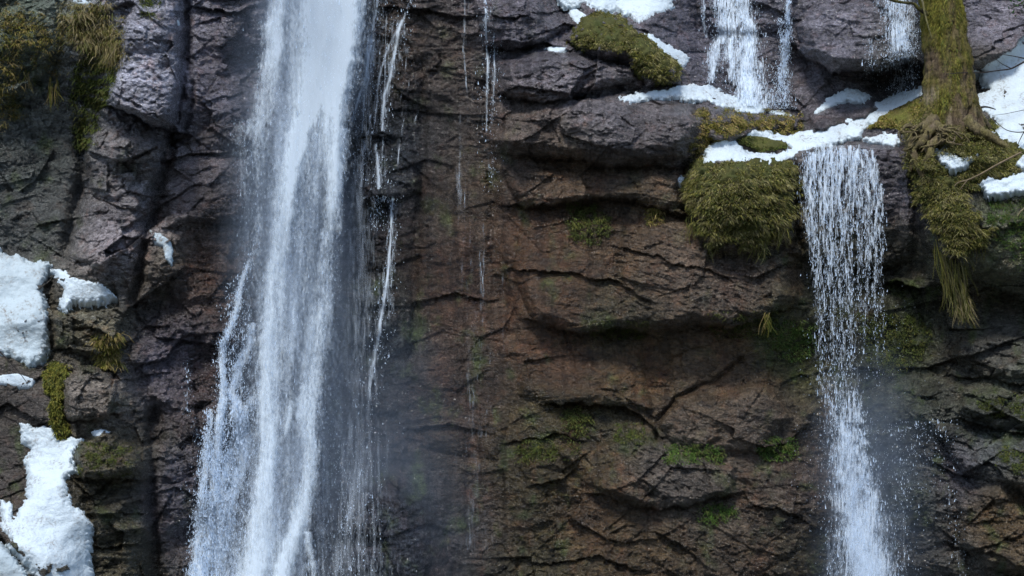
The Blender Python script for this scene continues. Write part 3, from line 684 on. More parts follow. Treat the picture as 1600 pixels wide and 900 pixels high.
def blades(name, poly, count, length, pal, parent, width=.009, seed=0, rag=6, lift=.06, hang=1.0, base=None, spread_=.5, soft=0):
    r = np.random.RandomState(1000 + seed); q = np.array(poly, float)
    lo = q.min(0) - 4; hi = q.max(0) + 4; U_, V_ = [], []; tot = 0
    for _ in range(60):
        u = r.uniform(lo[0], hi[0], count); v = r.uniform(lo[1], hi[1], count)
        s = poly_sdf(poly, u + rag * 1.3 * fbm(u / 24, v / 24, 4, 500 + seed, .6), v + rag * fbm(u / 24, v / 24, 4, 600 + seed, .6))
        k = (s > 1 - soft) & (r.rand(count) < (.15 + 1.5 * (.5 + fbm(u / 13, v / 13, 3, 950 + seed))) * np.clip((s + soft) / (4 + 2 * soft), 0, 1) * (.12 + .88 * sst(-.22, .12, fbm(u / 17, v / 14, 3, 970 + seed, .6))))
        U_.append(u[k]); V_.append(v[k]); kk = np.flatnonzero(k)
        for sp_ in SNOWPOLY:
            qq = np.array(sp_); 
            if qq[:, 0].max() < lo[0] or qq[:, 0].min() > hi[0] or qq[:, 1].max() < lo[1] or qq[:, 1].min() > hi[1]: continue
            kk = kk[poly_sdf(sp_, u[kk], v[kk]) < 1]
        U_[-1] = u[kk]; V_[-1] = v[kk]; tot += len(kk)
        if tot > count: break
    u = np.concatenate(U_)[:count]; v = np.concatenate(V_)[:count]; n = len(u)
    d = Dat(u, v, DB if base is None else base) - lift * r.uniform(.3, 1.15, n)
    p0 = P(u, v, d)
    cl = .7 * fbm(u / 9, v / 9, 2, 77 + seed) + .6 * fbm(u / 24, v / 20, 2, 78 + seed)
    dirx = np.clip(r.normal(0, spread_, n) + 1.2 * cl, -1.4, 1.4); L = length * r.uniform(.35, 1.2, n) * (1 + .8 * cl) * (1 + .9 * (r.rand(n) > .94))
    out = r.uniform(.35, 1.0, n)
    dr = np.stack([dirx, -out, .55 * r.rand(n)], -1); dr /= np.linalg.norm(dr, axis=1)[:, None]
    pts = [p0]; dd = dr.copy(); p = p0
    for k in range(3):
        p = p + dd * (L / 3)[:, None]; pts.append(p); dd = dd + np.array([0, .12, -1.0 * hang]) * (.55 + .25 * k); dd /= np.linalg.norm(dd, axis=1)[:, None]
    w = width * r.uniform(.6, 1.4, n); side = np.stack([np.ones(n), r.normal(0, .5, n), np.zeros(n)], -1); side /= np.linalg.norm(side, axis=1)[:, None]
    rows = []
    for k, f in enumerate((1, .95, .7, .12)):
        rows += [pts[k] - side * (w * f)[:, None], pts[k] + side * (w * f)[:, None]]
    co = np.stack(rows, 1).reshape(-1, 3)
    b = (np.arange(n) * 8)[:, None, None]
    f = (b + np.array([[0, 1, 3, 2], [2, 3, 5, 4], [4, 5, 7, 6]])[None]).reshape(-1, 4)
    pc = np.array(PAL[pal]); j = np.clip((.5 + .9 * cl + r.normal(0, .3, n)) * len(pc), 0, len(pc) - 1).astype(int)
    c = pc[j] * r.uniform(.6, 1.35, n)[:, None]
    c = np.repeat(c, 8, 0)
    o = add_mesh(name, co, f, BLADE, parent, colors=c)
    if parent is not None: o.matrix_parent_inverse.identity(); origin_to(o, tuple(parent.location)); o.location = (0, 0, 0)
    return o

def at0(u, v, y): return P(np.array(float(u)), np.array(float(v)), np.array(float(y)))
def moss(lab, poly, pal, count, length, thick=.1, lump=.06, cat="moss", name="moss_cushion", part="fronds", group="moss cushions on the rock", seed=0, rag=7, width=.009, hang=1.0, edge=16, base=None, sp=.5):
    pc = PAL[pal]
    a = tuple(np.array(pc[1]) * .35 + np.array([.02, .015, .01])); b = tuple(np.array(pc[3 if pal in ('moss', 'mixed', 'dark', 'bright') else 2]) * .8)
    if thick < .06:
        o = blades(name if cat != 'moss' else 'moss_tuft', poly, int(count * (.6 if pal in ('bright', 'dark') else 1)), length, pal, None, width * .8, seed, rag + 7, .02 + lump * .4, hang, base, sp, soft=14)
        c0 = at0(*np.mean(poly, 0), float(Dat(*[np.array(x) for x in np.mean(poly, 0)]))); origin_to(o, tuple(c0)); tag(o, lab, cat, group); return o
    o = patch(name, poly, thick, MOSS, edge, rag, lump, seed=seed, color=(a, b), sink=.06, base=base)
    tag(o, lab, cat, group)
    blades(part, poly, count, length, pal, o, width, seed, rag, thick + lump * .4, hang, base, sp)
    return o

moss("olive mossy knoll under the snow cap left of the upper waterfall", [(884,66),(905,30),(925,18),(965,22),(1000,50),(1030,70),(1058,95),(1062,126),(1030,134),(1000,118),(985,88),(940,82),(900,74)], 'mixed', 15000, .06, .08, .08, seed=1, rag=11, sp=.9, width=.006)
moss("thin olive moss apron right of the big grey boulder", [(1095,178),(1140,172),(1200,180),(1250,188),(1250,208),(1190,203),(1150,208),(1125,225),(1100,250),(1080,235),(1100,205)], 'olive', 6500, .06, .05, .03, seed=2)
moss("small dark mossy stone ringed by the winding snow band", [(1150,224),(1168,210),(1200,214),(1232,224),(1236,232),(1190,238)], 'dark', 2500, .04, .09, .03, seed=3, rag=3, edge=8)
BIG = 1
moss("big hanging moss cushion with straw fringe left of the curtain waterfall", [(1070,264),(1096,248),(1180,246),(1240,250),(1248,300),(1236,360),(1190,392),(1150,380),(1112,390),(1082,350),(1072,310)], 'mixed', 36000, .085, .07, .14, seed=4, rag=20, sp=1.2, width=.0062, edge=30)
moss("mossy rock wedge between the snow band and the tree base", [(1350,207),(1376,176),(1410,160),(1442,150),(1446,192),(1412,208),(1388,198)], 'olive', 5000, .06, .08, .04, seed=5)
moss("thick green moss bank spreading below the tree roots", [(1412,190),(1450,196),(1490,205),(1530,182),(1562,200),(1590,225),(1602,250),(1590,282),(1530,288),(1500,310),(1530,335),(1548,380),(1516,398),(1480,392),(1452,350),(1430,318),(1422,260)], 'mixed', 48000, .075, .10, .11, seed=6, rag=20, sp=1.2, width=.0062, edge=30)
moss("green moss cover on the right edge rocks under the ragged snow", [(1545,322),(1575,312),(1640,305),(1640,420),(1600,415),(1570,372),(1552,350)], 'bright', 8000, .055, .05, .04, seed=7, rag=16, width=.006)
moss("olive grass bank hanging under the left snow scrap at the top left", [(98,50),(104,22),(142,8),(180,35),(193,68),(186,104),(166,104),(150,82),(112,68)], 'straw', 3600, .20, .05, .05, cat="grass", name="grass_bank", part="grass_blades", group="grass growing on the rock", seed=8, width=.006, rag=20)
moss("green mossy gully left of the tall grey slab", [(140,82),(165,106),(180,120),(168,150),(150,180),(140,228),(122,230),(128,180),(112,140),(130,100)], 'dark', 6000, .11, .05, .04, cat="moss", seed=9)
moss("straggly grass and lichen tufts in the top left corner", [(-40,20),(30,10),(80,40),(96,70),(84,110),(60,80),(30,96),(40,140),(24,180),(-40,230)], 'olive', 3800, .11, .03, .04, cat="grass", name="grass_bank", part="grass_blades", group="grass growing on the rock", seed=10, rag=22, width=.006)
moss("green moss strip running down beside the left snow bank", [(78,566),(112,568),(100,600),(96,640),(108,676),(90,694),(78,660),(76,620),(62,586)], 'moss', 5500, .07, .06, .04, seed=11)
moss("small yellow green grass tuft on the broken rock at left", [(158,536),(172,524),(186,540),(184,566),(164,572),(156,556)], 'olive', 1200, .15, .04, .03, cat="grass", name="grass_tuft", part="grass_blades", group="grass growing on the rock", seed=12, rag=3)
moss("dark moss band on the rounded rock in the lower left", [(124,700),(160,694),(205,704),(212,730),(170,742),(126,736)], 'dark', 4500, .035, .03, .02, seed=13)
moss("thin moss fringe under the small ledge at the top of the grey slab", [(222,-10),(250,-8),(248,20),(236,28),(224,14)], 'dark', 900, .07, .04, .02, seed=14, rag=3)
moss("bright green moss patch left of the curtain waterfall below the overhang", [(1196,512),(1240,504),(1275,515),(1268,545),(1235,562),(1205,545)], 'bright', 3000, .055, .03, .03, seed=15, rag=12)
moss("dim green moss patch right of the curtain waterfall below the overhang", [(1352,500),(1400,492),(1452,505),(1440,550),(1380,585),(1352,550)], 'dark', 5000, .05, .03, .03, seed=16, rag=14)
moss("vivid green moss tuft left of the lower curtain waterfall", [(1188,702),(1205,690),(1244,686),(1242,706),(1215,716),(1192,714)], 'bright', 2200, .06, .05, .03, seed=17, rag=5)
moss("bright green moss ledge left of centre in the lower rocks", [(1040,702),(1070,697),(1120,705),(1128,718),(1085,722),(1046,718)], 'bright', 2200, .06, .05, .03, seed=18, rag=6)
moss("small green moss patch under the dark lip in the lower centre", [(880,642),(912,638),(924,660),(908,680),(884,676)], 'dark', 1500, .06, .04, .03, seed=19, rag=7)
moss("small green moss patch in the dark recess of the lower centre", [(962,668),(1000,664),(1004,684),(972,690)], 'dark', 1100, .055, .04, .03, seed=20, rag=7)
moss("small green moss patch near the bottom of the centre rocks", [(1092,796),(1140,788),(1148,808),(1112,816)], 'bright', 1300, .06, .04, .03, seed=21, rag=7)
moss("green moss streak on the right edge rock ledge", [(1530,622),(1580,618),(1640,640),(1640,660),(1580,650),(1534,640)], 'dark', 2500, .05, .03, .03, seed=22, rag=8)
moss("green moss fringe on the right edge below the rock ledge", [(1562,700),(1600,706),(1640,722),(1640,742),(1590,730),(1560,716)], 'dark', 2200, .05, .03, .03, seed=23, rag=8)
moss("faint green moss sheet hanging under the boulder at the centre", [(890,324),(935,320),(952,350),(930,380),(895,372)], 'dark', 2600, .07, .01, .02, seed=24, rag=12)
moss("tiny straw grass tuft under the boulder at the centre", [(1012,332),(1026,330),(1028,346),(1014,348)], 'olive', 260, .10, .02, .02, cat="grass", name="grass_tuft", part="grass_blades", group="grass growing on the rock", seed=25, rag=2)
moss("mossy fringe on the long overhang left of the curtain waterfall", [(1110,496),(1150,500),(1200,488),(1212,500),(1196,520),(1150,526),(1118,516)], 'dark', 2200, .06, .04, .03, seed=26, rag=5)
moss("mossy lip hanging at the middle of the long overhang", [(925,508),(965,505),(1010,512),(1006,526),(960,526),(930,522)], 'dark', 1800, .05, .03, .03, seed=27, rag=5)
moss("green moss on the lower rock shelf at the left of the centre rocks", [(806,700),(850,690),(905,700),(870,716),(815,722)], 'dark', 1800, .05, .03, .03, seed=28, rag=9)

# ------------------------------------------------------------------ tubes (trunk, roots, twigs)
def tube(path, radii, nseg=10, sub=6, seed=0, rough=.0, caps=True, lobes=None):
    p = np.array(path, float); rr = np.array(radii, float); n = len(p)
    t = np.linspace(0, n - 1, (n - 1) * sub + 1)
    def cr(a):
        out = np.zeros((len(t),) + a.shape[1:])
        for k, x in enumerate(t):
            i = min(int(x), n - 2); f = x - i
            p0 = a[max(i - 1, 0)]; p1 = a[i]; p2 = a[i + 1]; p3 = a[min(i + 2, n - 1)]
            out[k] = .5 * (2 * p1 + (p2 - p0) * f + (2 * p0 - 5 * p1 + 4 * p2 - p3) * f * f + (3 * p1 - p0 - 3 * p2 + p3) * f**3)
        return out
    c = cr(p); r = np.maximum(cr(rr[:, None])[:, 0], .002)
    tan = np.gradient(c, axis=0); tan /= np.linalg.norm(tan, axis=1)[:, None]
    ref = np.array([0, 1.0, 0]) if abs(tan[0] @ np.array([0, 1.0, 0])) < .9 else np.array([1.0, 0, 0])
    rings = []; m = len(c); th = np.arange(nseg) / nseg * 2 * np.pi
    for i in range(m):
        a = np.cross(tan[i], ref); a /= np.linalg.norm(a); b = np.cross(a, tan[i]); ref = b
        q = r[i] * np.ones(nseg)
        if lobes is not None: q = lobes(th, i / (m - 1), q)
        rings.append(c[i] + np.cos(th)[:, None] * a * q[:, None] + np.sin(th)[:, None] * b * q[:, None])
    co = np.array(rings)
    if rough:
        k = np.arange(m)[:, None] * .25; co += (rough * r)[:, None, None] * fbm(np.tile(th * 1.5, (m, 1)) + seed, np.tile(k, (1, nseg)), 4, seed + 3)[..., None] * ((co - c[:, None]) / r[:, None, None])
    idx = np.arange(m * nseg).reshape(m, nseg); nx = np.roll(idx, -1, 1)
    f = np.stack([idx[:-1], nx[:-1], nx[1:], idx[1:]], -1).reshape(-1, 4)
    return co.reshape(-1, 3), f

def join(parts):
    co, fs, n = [], [], 0
    for c, f in parts: co.append(c); fs.append(f + n); n += len(c)
    return np.concatenate(co), np.concatenate(fs)

def at(u, v, y): return P(np.array(float(u)), np.array(float(v)), np.array(float(y)))
TY = .05
base = at(1482, 222, TY)
tree = empty("tree", tuple(base)); tag(tree, "old mossy tree trunk with gnarled roots on the snowy ledge at right", "tree")
def local(co): return co - np.array(base)
def trunk_lobes(th, f, q):
    fl = max(0, (f - .72) / .28)
    return q * (1 + .10 * np.sin(3 * th + 1 + f * 3) * (.4 + fl) + (.26 * fl**1.3) * np.cos(5 * th + .6) + (.03 + .09 * fl) * np.sin(11 * th + 5 * f) + .025 * np.sin(23 * th + 4 * f))
tp = [at(1420, -700, TY + .6), at(1440, -420, TY + .3), at(1452, -150, TY + .1), at(1468, 0, TY), at(1474, 50, TY), at(1480, 100, TY), at(1483, 145, TY), at(1484, 175, TY), at(1482, 205, TY), at(1480, 240, TY + .1)]
tr = [.2, .27, .32, .335, .35, .375, .41, .45, .50, .56]
co, f = tube(tp, tr, 160, 60, 5, 0, lobes=trunk_lobes)
hz = (co[:, 2] - base[2]); thx = co[:, 0] - base[0]
nz = fbm(co[:, 0] * 3.5 + co[:, 1] * 2, co[:, 2] * 1.6, 5, 61, .6); ns = fbm(co[:, 0] * 9, co[:, 2] * 2.2, 4, 66)
mossy = np.clip(.16 + .32 * hz + 1.5 * nz - .35 * np.clip(thx, -.3, .3), 0, 1); grv = fbm(co[:, 0] * 13 + 4 * co[:, 1], co[:, 2] * 2.6, 4, 69, .6, True)
disp = .03 * nz + .045 * ns - .04 * np.clip(grv - .1, 0, 1) + .03 * fbm(co[:, 0] * 20 + 3 * co[:, 1], co[:, 2] * 4, 3, 67)
ax = np.stack([co[:, 0] - (base[0] - .0 + 0 * co[:, 0]), co[:, 1] - TY, 0 * co[:, 0]], -1); ax /= np.linalg.norm(ax, axis=1)[:, None] + 1e-6
co = co + ax * disp[:, None]
ct = np.array([.10, .072, .045]) * (1 - mossy[:, None]) + np.array([.12, .11, .018]) * mossy[:, None]
pale = sst(.15, .5, fbm(co[:, 0] * 7 + 9, co[:, 2] * 2.5, 4, 68))[:, None] * (hz < .95)[:, None] * .5
ct = ct * (1 - pale) + pale * np.array([.30, .25, .17])
trunk = add_mesh("trunk", local(co), f, BARK, tree, colors=ct)
# root mass: real gnarled roots leaving the flare and running over the bank
r_ = np.random.RandomState(5)
def root(name, pts, rad, colr=(.12, .09, .06), seg=12, rough=.5, seed=0, par=tree, fwd=0):
    c, f = tube([at(p[0], p[1], p[2] + fwd) for p in pts], rad, seg, 12, seed, rough)
    k = np.clip(.5 + fbm(c[:, 0] * 6, c[:, 2] * 6, 4, 71 + seed), 0, 1)[:, None]
    return add_mesh(name, local(c) if par is tree else c, f, BARK, par, colors=np.array(colr) * (1 - k * .5) + k * .5 * np.array([.17, .16, .03]))
ROOTS = [
 ([(1462,186,-.22),(1446,198,-.30),(1430,208,-.33),(1422,226,-.34),(1428,246,-.38),(1422,268,-.36)], [.10,.085,.07,.065,.05,.03]),
 ([(1466,196,-.36),(1452,206,-.46),(1440,222,-.50),(1428,232,-.48),(1432,256,-.50),(1444,280,-.54)], [.09,.08,.07,.05,.05,.03]),
 ([(1474,200,-.44),(1470,216,-.54),(1456,226,-.56),(1452,244,-.60),(1440,256,-.58)], [.09,.08,.07,.06,.03]),
 ([(1508,186,-.20),(1526,202,-.30),(1548,214,-.34),(1574,230,-.38)], [.10,.09,.07,.03]),
 ([(1508,160,-.05),(1522,176,.10),(1536,190,.22),(1546,200,.30)], [.10,.09,.07,.04]),
]
rg = np.random.RandomState(21)
for k in range(26):      # the tangle of thin roots left of and below the trunk foot
    x = rg.uniform(1422, 1482); y = rg.uniform(186, 226) + (10 if x > 1480 else 0); z = -.42 - .2 * math.exp(-((x - 1470) / 26)**2); pp = []
    for q in range(6):
        pp.append((x, y, z + rg.normal(0, .03))); x += rg.normal(-3 if x < 1462 else 3, 7); y += rg.uniform(-3, 10); z -= .012
    ROOTS.append((pp, [rg.uniform(.012, .030) * (1 - .13 * q) for q in range(6)]))
for i, (pp, rr) in enumerate(ROOTS): root("root", pp, rr, seed=i, fwd=-.2)
LIMBS = [([(1446,-260,.2),(1380,-340,.0),(1300,-450,-.3),(1240,-600,-.5)], [.14,.1,.07,.02]), ([(1436,-380,.3),(1500,-470,.4),(1580,-600,.4),(1620,-760,.6)], [.14,.1,.06,.02]),
 ([(1425,-620,.5),(1380,-760,.3),(1350,-900,.3)], [.13,.08,.02]), ([(1422,-660,.5),(1470,-800,.8),(1480,-930,.9)], [.12,.07,.02])]
for i, (pp, rr) in enumerate(LIMBS): root("limb", pp, rr, seed=30 + i)
root("branch", [(1450,22,-.18),(1436,14,-.22),(1428,6,-.26),(1412,4,-.3),(1396,1,-.32),(1384,-3,-.34)], [.035,.03,.024,.02,.022,.012], (.02,.017,.014), 10, .2, 50)
root("branch", [(1462,-30,-.40),(1440,-20,-.36),(1443,10,-.36),(1446,25,-.36),(1450,40,-.38),(1456,60,-.36)], [.012,.014,.016,.014,.012,.006], (.16,.14,.08), 8, .2, 51)
# moss fur on the trunk
def trunk_fur(n=5000):
    r = np.random.RandomState(3); k = r.randint(0, len(co), n * 5); k = k[(mossy[k] > .2 + r.rand(len(k)) * .9) & (co[k, 1] < TY + .1) & (co[k, 2] < ZC + 5.2)][:n]
    p = co[k] + r.normal(0, .008, (len(k), 3)); o = ax[k]; L = r.uniform(.02, .055, len(k))[:, None]
    tip = p + o * L * .6 + np.array([0, 0, -1]) * L + r.normal(0, .008, p.shape); sd = np.cross(o, [0, 0, 1.0]) * .006
    c = np.stack([p - sd, p + sd, tip], 1).reshape(-1, 3); f = np.arange(len(k) * 3).reshape(-1, 3)
    pc = np.array(PAL['moss'] + [(.15, .13, .03)]); cc = np.repeat(pc[r.randint(0, 5, len(k))] * r.uniform(.7, 1.3, (len(k), 1)), 3, 0)
    return add_mesh("trunk_moss", local(c), f, BLADE, tree, colors=cc)
trunk_fur()
blades("root_moss", [(1418,196),(1440,186),(1470,206),(1500,200),(1530,200),(1570,232),(1560,250),(1500,246),(1440,262),(1416,262)], 15000, .06, 'mixed', tree, .006, 90, 10, .50, 1.0, None, .9, soft=10)

# hanging root and grass tassel under the bank
ht = empty("hanging_root_tassel", tuple(at(1486, 350, -.8))); tag(ht, "long tassel of hanging roots and straw below the mossy bank under the tree", "roots")
def strands(name, starts, seed, L, w, pal, parent, jig=.05, bend=(0, 0)):
    r = np.random.RandomState(seed); parts = []; cols = []
    pc = np.array(PAL[pal])
    for (u, v, y) in starts:
        p = at(u, v, y); n = 9; l = L * r.uniform(.6, 1.15); pts = []
        dx = r.normal(0, .06) + bend[0]; ph = r.rand() * 6
        for k in range(n):
            t = k / (n - 1); pts.append(p + np.array([dx * t + jig * math.sin(ph + 4 * t) * t * .5, -.03 * math.sin(ph + 3 * t) + .1 * t * 0, -l * t]))
        c, f = tube(pts, [w * (1 - .8 * k / (n - 1)) * r.uniform(.8, 1.3) for k in range(n)], 5, 2)
        parts.append((c, f)); cols.append(np.tile(pc[r.randint(0, len(pc))] * r.uniform(.6, 1.3), (len(c), 1)))
    c, f = join(parts); o = add_mesh(name, c - np.array(parent.location), f, BLADE, parent, colors=np.concatenate(cols)); return o
rr_ = np.random.RandomState(9)
strands("root_strands", [(rr_.uniform(1458, 1504), rr_.uniform(325, 395), -.78 + rr_.uniform(-.1, .15)) for _ in range(260)], 1, .62, .006, 'mixed', ht, bend=(.12, 0))
strands("root_strands", [(rr_.uniform(1472, 1508), rr_.uniform(400, 450), -.70 + rr_.uniform(-.1, .1)) for _ in range(150)], 2, .45, .0055, 'mixed', ht, bend=(.06, 0))
strands("straw_tip", [(rr_.uniform(1490, 1516), rr_.uniform(462, 480), -.66 + rr_.uniform(-.06, .06)) for _ in range(80)], 3, .33, .006, 'straw', ht, bend=(.06, 0))
def tassel(lab, u0, u1, v0, v1, y, n, L, pal, seed, bend=(0, 0), w=.007):
    r = np.random.RandomState(seed); e = empty("grass_tassel", tuple(at((u0 + u1) / 2, v0, y))); tag(e, lab, "grass", "hanging grass tassels")
    strands("grass_strands", [(r.uniform(u0, u1), r.uniform(v0, v1), y + r.uniform(-.08, .08)) for _ in range(n)], seed + 1, L, w, pal, e, bend=bend)
for k_, (a_, b_, t_) in enumerate([(1084, 352, "left end"), (1112, 378, "left middle"), (1150, 374, "middle"), (1186, 384, "right middle"), (1222, 362, "right end")]):
    tassel("thin olive strands hanging off the %s of the big moss cushion's lower edge" % t_, a_ - 12, a_ + 12, b_ - 14, b_ + 8, -.62, 40, .24, 'mixed', 60 + k_, (0, 0), .0045)
tassel("straw grass tassel hanging at the right of the root tassel", 1518, 1542, 335, 372, -.85, 60, .38, 'olive', 20)
tassel("pale straw tassel hanging in the crack beside the tall grey slab", 168, 184, 66, 80, -.95, 26, .32, 'straw', 22, (-.06, 0))
tassel("thin straw tassel at the left end of the overhang by the curtain waterfall", 1192, 1202, 486, 494, -.75, 14, .30, 'olive', 24)
tassel("dry brown grass tassel in the dark wall at the left edge", 34, 46, 104, 116, -.3, 26, .28, 'straw', 26)
tassel("dry grass tassel below the straggly tufts at the left", 76, 90, 120, 140, -.2, 24, .32, 'olive', 28)

# twigs in front of the right snow slope, a fallen stick on the bank
def twig(lab, paths, rad, colr=(.03, .025, .022), name="bare_twig"):
    parts = [tube([at(*p) for p in pp], np.linspace(rad * k, rad * k * .35, len(pp)), 7, 8, 3, .2) for pp, k in paths]
    c, f = join(parts); o = add_mesh(name, c, f, WOOD, colors=np.tile(colr, (len(c), 1))); origin_to(o, tuple(c[0])); tag(o, lab, "twig", "bare twigs by the tree")
twig("dark bare twig reaching in from the right across the snow slope", [([(1640,80,.2),(1602,96,.1),(1580,107,.1),(1560,110,.1),(1536,113,.1),(1500,114,-.4),(1478,116,-.5)], 1), ([(1580,107,.1),(1566,100,.1),(1556,92,.1)], .5)], .016)
twig("upper short bare twig crossing the snow slope", [([(1640,100,.3),(1604,92,.3),(1585,88,.3),(1562,84,.35)], 1)], .013)
twig("thin drooping twig over the lower snow slope", [([(1640,196,.2),(1600,206,.1),(1575,204,.0),(1558,192,.0),(1553,186,.0)], 1), ([(1600,206,.1),(1592,222,.1),(1590,232,.1)], .8), ([(1640,168,.2),(1610,170,.2),(1570,178,.2),(1550,180,.2)], .7)], .010)
twig("short thick dark stick poking from the trunk foot into the snow", [([(1522,170,.6),(1540,167,.5),(1556,171,.45)], 1)], .022)
twig("pale crooked fallen branch lying on the moss bank under the tree", [([(1596,238,-.85),(1560,256,-.95),(1532,272,-.98),(1512,281,-.98),(1496,286,-.95),(1488,296,-.92),(1474,306,-.9)], 1), ([(1512,281,-.98),(1500,296,-.95),(1490,310,-.9)], .6)], .016, (.17, .13, .08), "fallen_branch")
twig("thin pale stick on the moss at the right edge", [([(1604,322,-.95),(1592,334,-.98),(1586,348,-.98)], 1)], .013, (.2, .17, .1), "fallen_branch")
twig("thin twig stuck across the dirty snow at the left edge", [([(-20,530,-1.3),(10,560,-1.45),(30,582,-1.5),(42,598,-1.5)], 1)], .012)

# sprig of evergreen leaves hanging into the top right corner
sp = empty("leafy_sprig", tuple(at(1600, -20, 1.0))); tag(sp, "green leafy sprig hanging into the top right corner", "sprig")
c, f = join([tube([at(1680, -60, 1), at(1630, -20, 1), at(1600, 2, 1), at(1578, 14, 1)], [.02, .015, .01, .004], 6, 6), tube([at(1630, -20, 1), at(1600, -12, .9), at(1580, -2, .9)], [.01, .008, .003], 6, 6)])
add_mesh("stem", c - np.array(sp.location), f, WOOD, sp, colors=np.tile((.05, .05, .02), (len(c), 1)))
r = np.random.RandomState(4); L_ = []
for k in range(150):
    p = at(1574 + 80 * r.rand()**.8, 24 - 36 * r.rand() + r.normal(0, 4), .95 + r.normal(0, .12)); a = r.normal(0, 1, 3); a /= np.linalg.norm(a); b = np.cross(a, r.normal(0, 1, 3)); b /= np.linalg.norm(b)
    L_.append([p, p + a * .035 + b * .014, p + a * .075, p + a * .035 - b * .014])
c = np.array(L_).reshape(-1, 3); add_mesh("leaves", c - np.array(sp.location), np.arange(len(c)).reshape(-1, 4), BLADE, sp, colors=np.tile((.03, .085, .02), (len(c), 1)))

# ------------------------------------------------------------------ WATER
MW_MAIN = mat_water("white_water_soft", 6, .8, 2.2, .58, 1.15, colr=(.80, .915, 1.0), fine=4.5, fs=2.6)
MW_VEIL = mat_water("thin_water_veil", 14, .9, 2.0, .38, 1.05, fine=3, fs=2)
MW_THREAD = mat_water("thin_threads", 20, 2.0, 1.6, .8, 1.35, fine=2.4, fs=1.5)
MW_SOFT = mat_water("soft_spray", 4.0, .5, 1.3, .42, .95, fine=6, fs=3, colr=(.70, .84, 1.0))
MW_LACE = mat_water("white_water_lace", 22, 3.0, 3.2, .95, 1.3, fine=2.2, fs=1.6)
MW_BEAD = mat_water("white_water_beads", 28, 2.4, 3.3, .85, 1.1, fine=2.0, fs=1.4)

def dens_of(strs, u, v, seed=0, wig=1.0):
    """strands: (points (v,u,halfwidth,amount)...) -> amount of water at u,v"""
    out = np.zeros(np.shape(u))
    for i, s in enumerate(strs):
        q = np.array(s, float); c = np.interp(v, q[:, 0], q[:, 1]); w = np.interp(v, q[:, 0], q[:, 2]); a = np.interp(v, q[:, 0], q[:, 3])
        a = a * (v >= q[0, 0]) * (v <= q[-1, 0])
        wg = wig * np.minimum(w, 9) * .8 * fbm(v / 28 + i * 7.3, v * 0 + seed, 3, 40 + i % 9)
        out = np.maximum(out, a * np.exp(-((u - c - wg) / w)**2)) + .25 * np.minimum(out, a * np.exp(-((u - c - wg) / w)**2))
    return out

def water(part, strs, box, yf, mat, parent, layers=1, gap=.1, step=2.0, seed=0, wig=1.0, gain=1.0, bulg=.0):
    cs, fs, uvs, ds = [], [], [], []; n = 0
    us = np.arange(box[0], box[1] + step, step); vs = np.arange(box[2], box[3] + step, step * 1.5)
    u, v = np.meshgrid(us, vs)
    for k in range(layers):
        d = dens_of(strs, u, v, seed + k * .37, wig) * (gain(u, v) if callable(gain) else gain)
        d = d * (1 + .5 * fbm(u / 30 + 11 * k, v / 160 + k, 3, 90 + k))
        y = yf(u, v) - k * gap + .5 * gap * fbm(u / 26, v / 130, 3, 95 + k) - bulg * np.clip(d, 0, 1)
        keep = d > .03; kf = keep[:-1, :-1] | keep[1:, 1:]
        f = grid_faces(*u.shape, keep=kf)
        co_ = P(u, v, y).reshape(-1, 3); uv = np.stack([u * S + 13.7 * k + seed, v * S + 5.1 * k], -1).reshape(-1, 2)
        co_, f, uv, dd = compact(co_, f, uv, d.ravel())
        cs.append(co_); fs.append(f + n); uvs.append(uv); ds.append(dd); n += len(co_)
    co_ = np.concatenate(cs)
    return add_mesh(part, co_ - np.array(parent.location), np.concatenate(fs), mat, parent, uv=np.concatenate(uvs), extra={"dens": np.concatenate(ds)})

def drops(part, strs, box, yf, count, parent, seed=0, wig=1.0, scat=.2, size=(.004, .010), el=(1.2, 4), widen=1.0, clump=(9, 16), jit=3.0, power=1.0, thr=0.0):
    r = np.random.RandomState(2000 + seed); A, B = [], []; tot = 0
    for _ in range(200):
        m = 200000; u = r.uniform(box[0], box[1], m); v = r.uniform(box[2], box[3], m)
        c = (box[0] + box[1]) / 2
        d = dens_of(strs, u, v, seed, wig)
        cl = .5 + .9 * fbm(u / clump[0], v / clump[1], 3, 300 + seed)
        k = (np.clip(d, 0, 1.3)**power * np.clip(cl - thr, 0, 1.4)) > r.rand(m) * .95
        A.append(u[k]); B.append(v[k]); tot += k.sum()
        if tot >= count: break
    u = np.concatenate(A)[:count]; v = np.concatenate(B)[:count]; n = len(u)
    u = u + r.normal(0, jit, n) * (r.rand(n)**2); y = yf(u, v) - np.abs(r.normal(0, scat, n)); p = P(u, v, y)
    s = r.uniform(*size, n) * (1 + 1.2 * (r.rand(n) > .93)); e = r.uniform(*el, n)
    t = np.array([(1, 0, -.6), (-.5, .87, -.6), (-.5, -.87, -.6), (0, 0, 1.2)])
    an = r.rand(n) * 6.28; ca, sa = np.cos(an), np.sin(an)
    x = t[None, :, 0] * ca[:, None] - t[None, :, 1] * sa[:, None]; yy = t[None, :, 0] * sa[:, None] + t[None, :, 1] * ca[:, None]
    z = t[None, :, 2] * e[:, None]; x = x + .12 * z * r.normal(0, 1, n)[:, None]
    co_ = p[:, None, :] + np.stack([x, yy, np.tile(z, 1)], -1) * s[:, None, None]
    f = ((np.arange(n) * 4)[:, None, None] + np.array([[0, 2, 1], [0, 1, 3], [1, 2, 3], [2, 0, 3]])[None]).reshape(-1, 3)
    o = add_mesh(part, co_.reshape(-1, 3) - np.array(parent.location), f, DROP, parent, smooth=False); o["kind"] = "stuff"
    return o

def fall_root(name, lab, cat, u, v, y, group=None):
    e = empty(name, tuple(at(u, v, y))); tag(e, lab, cat, group); return e

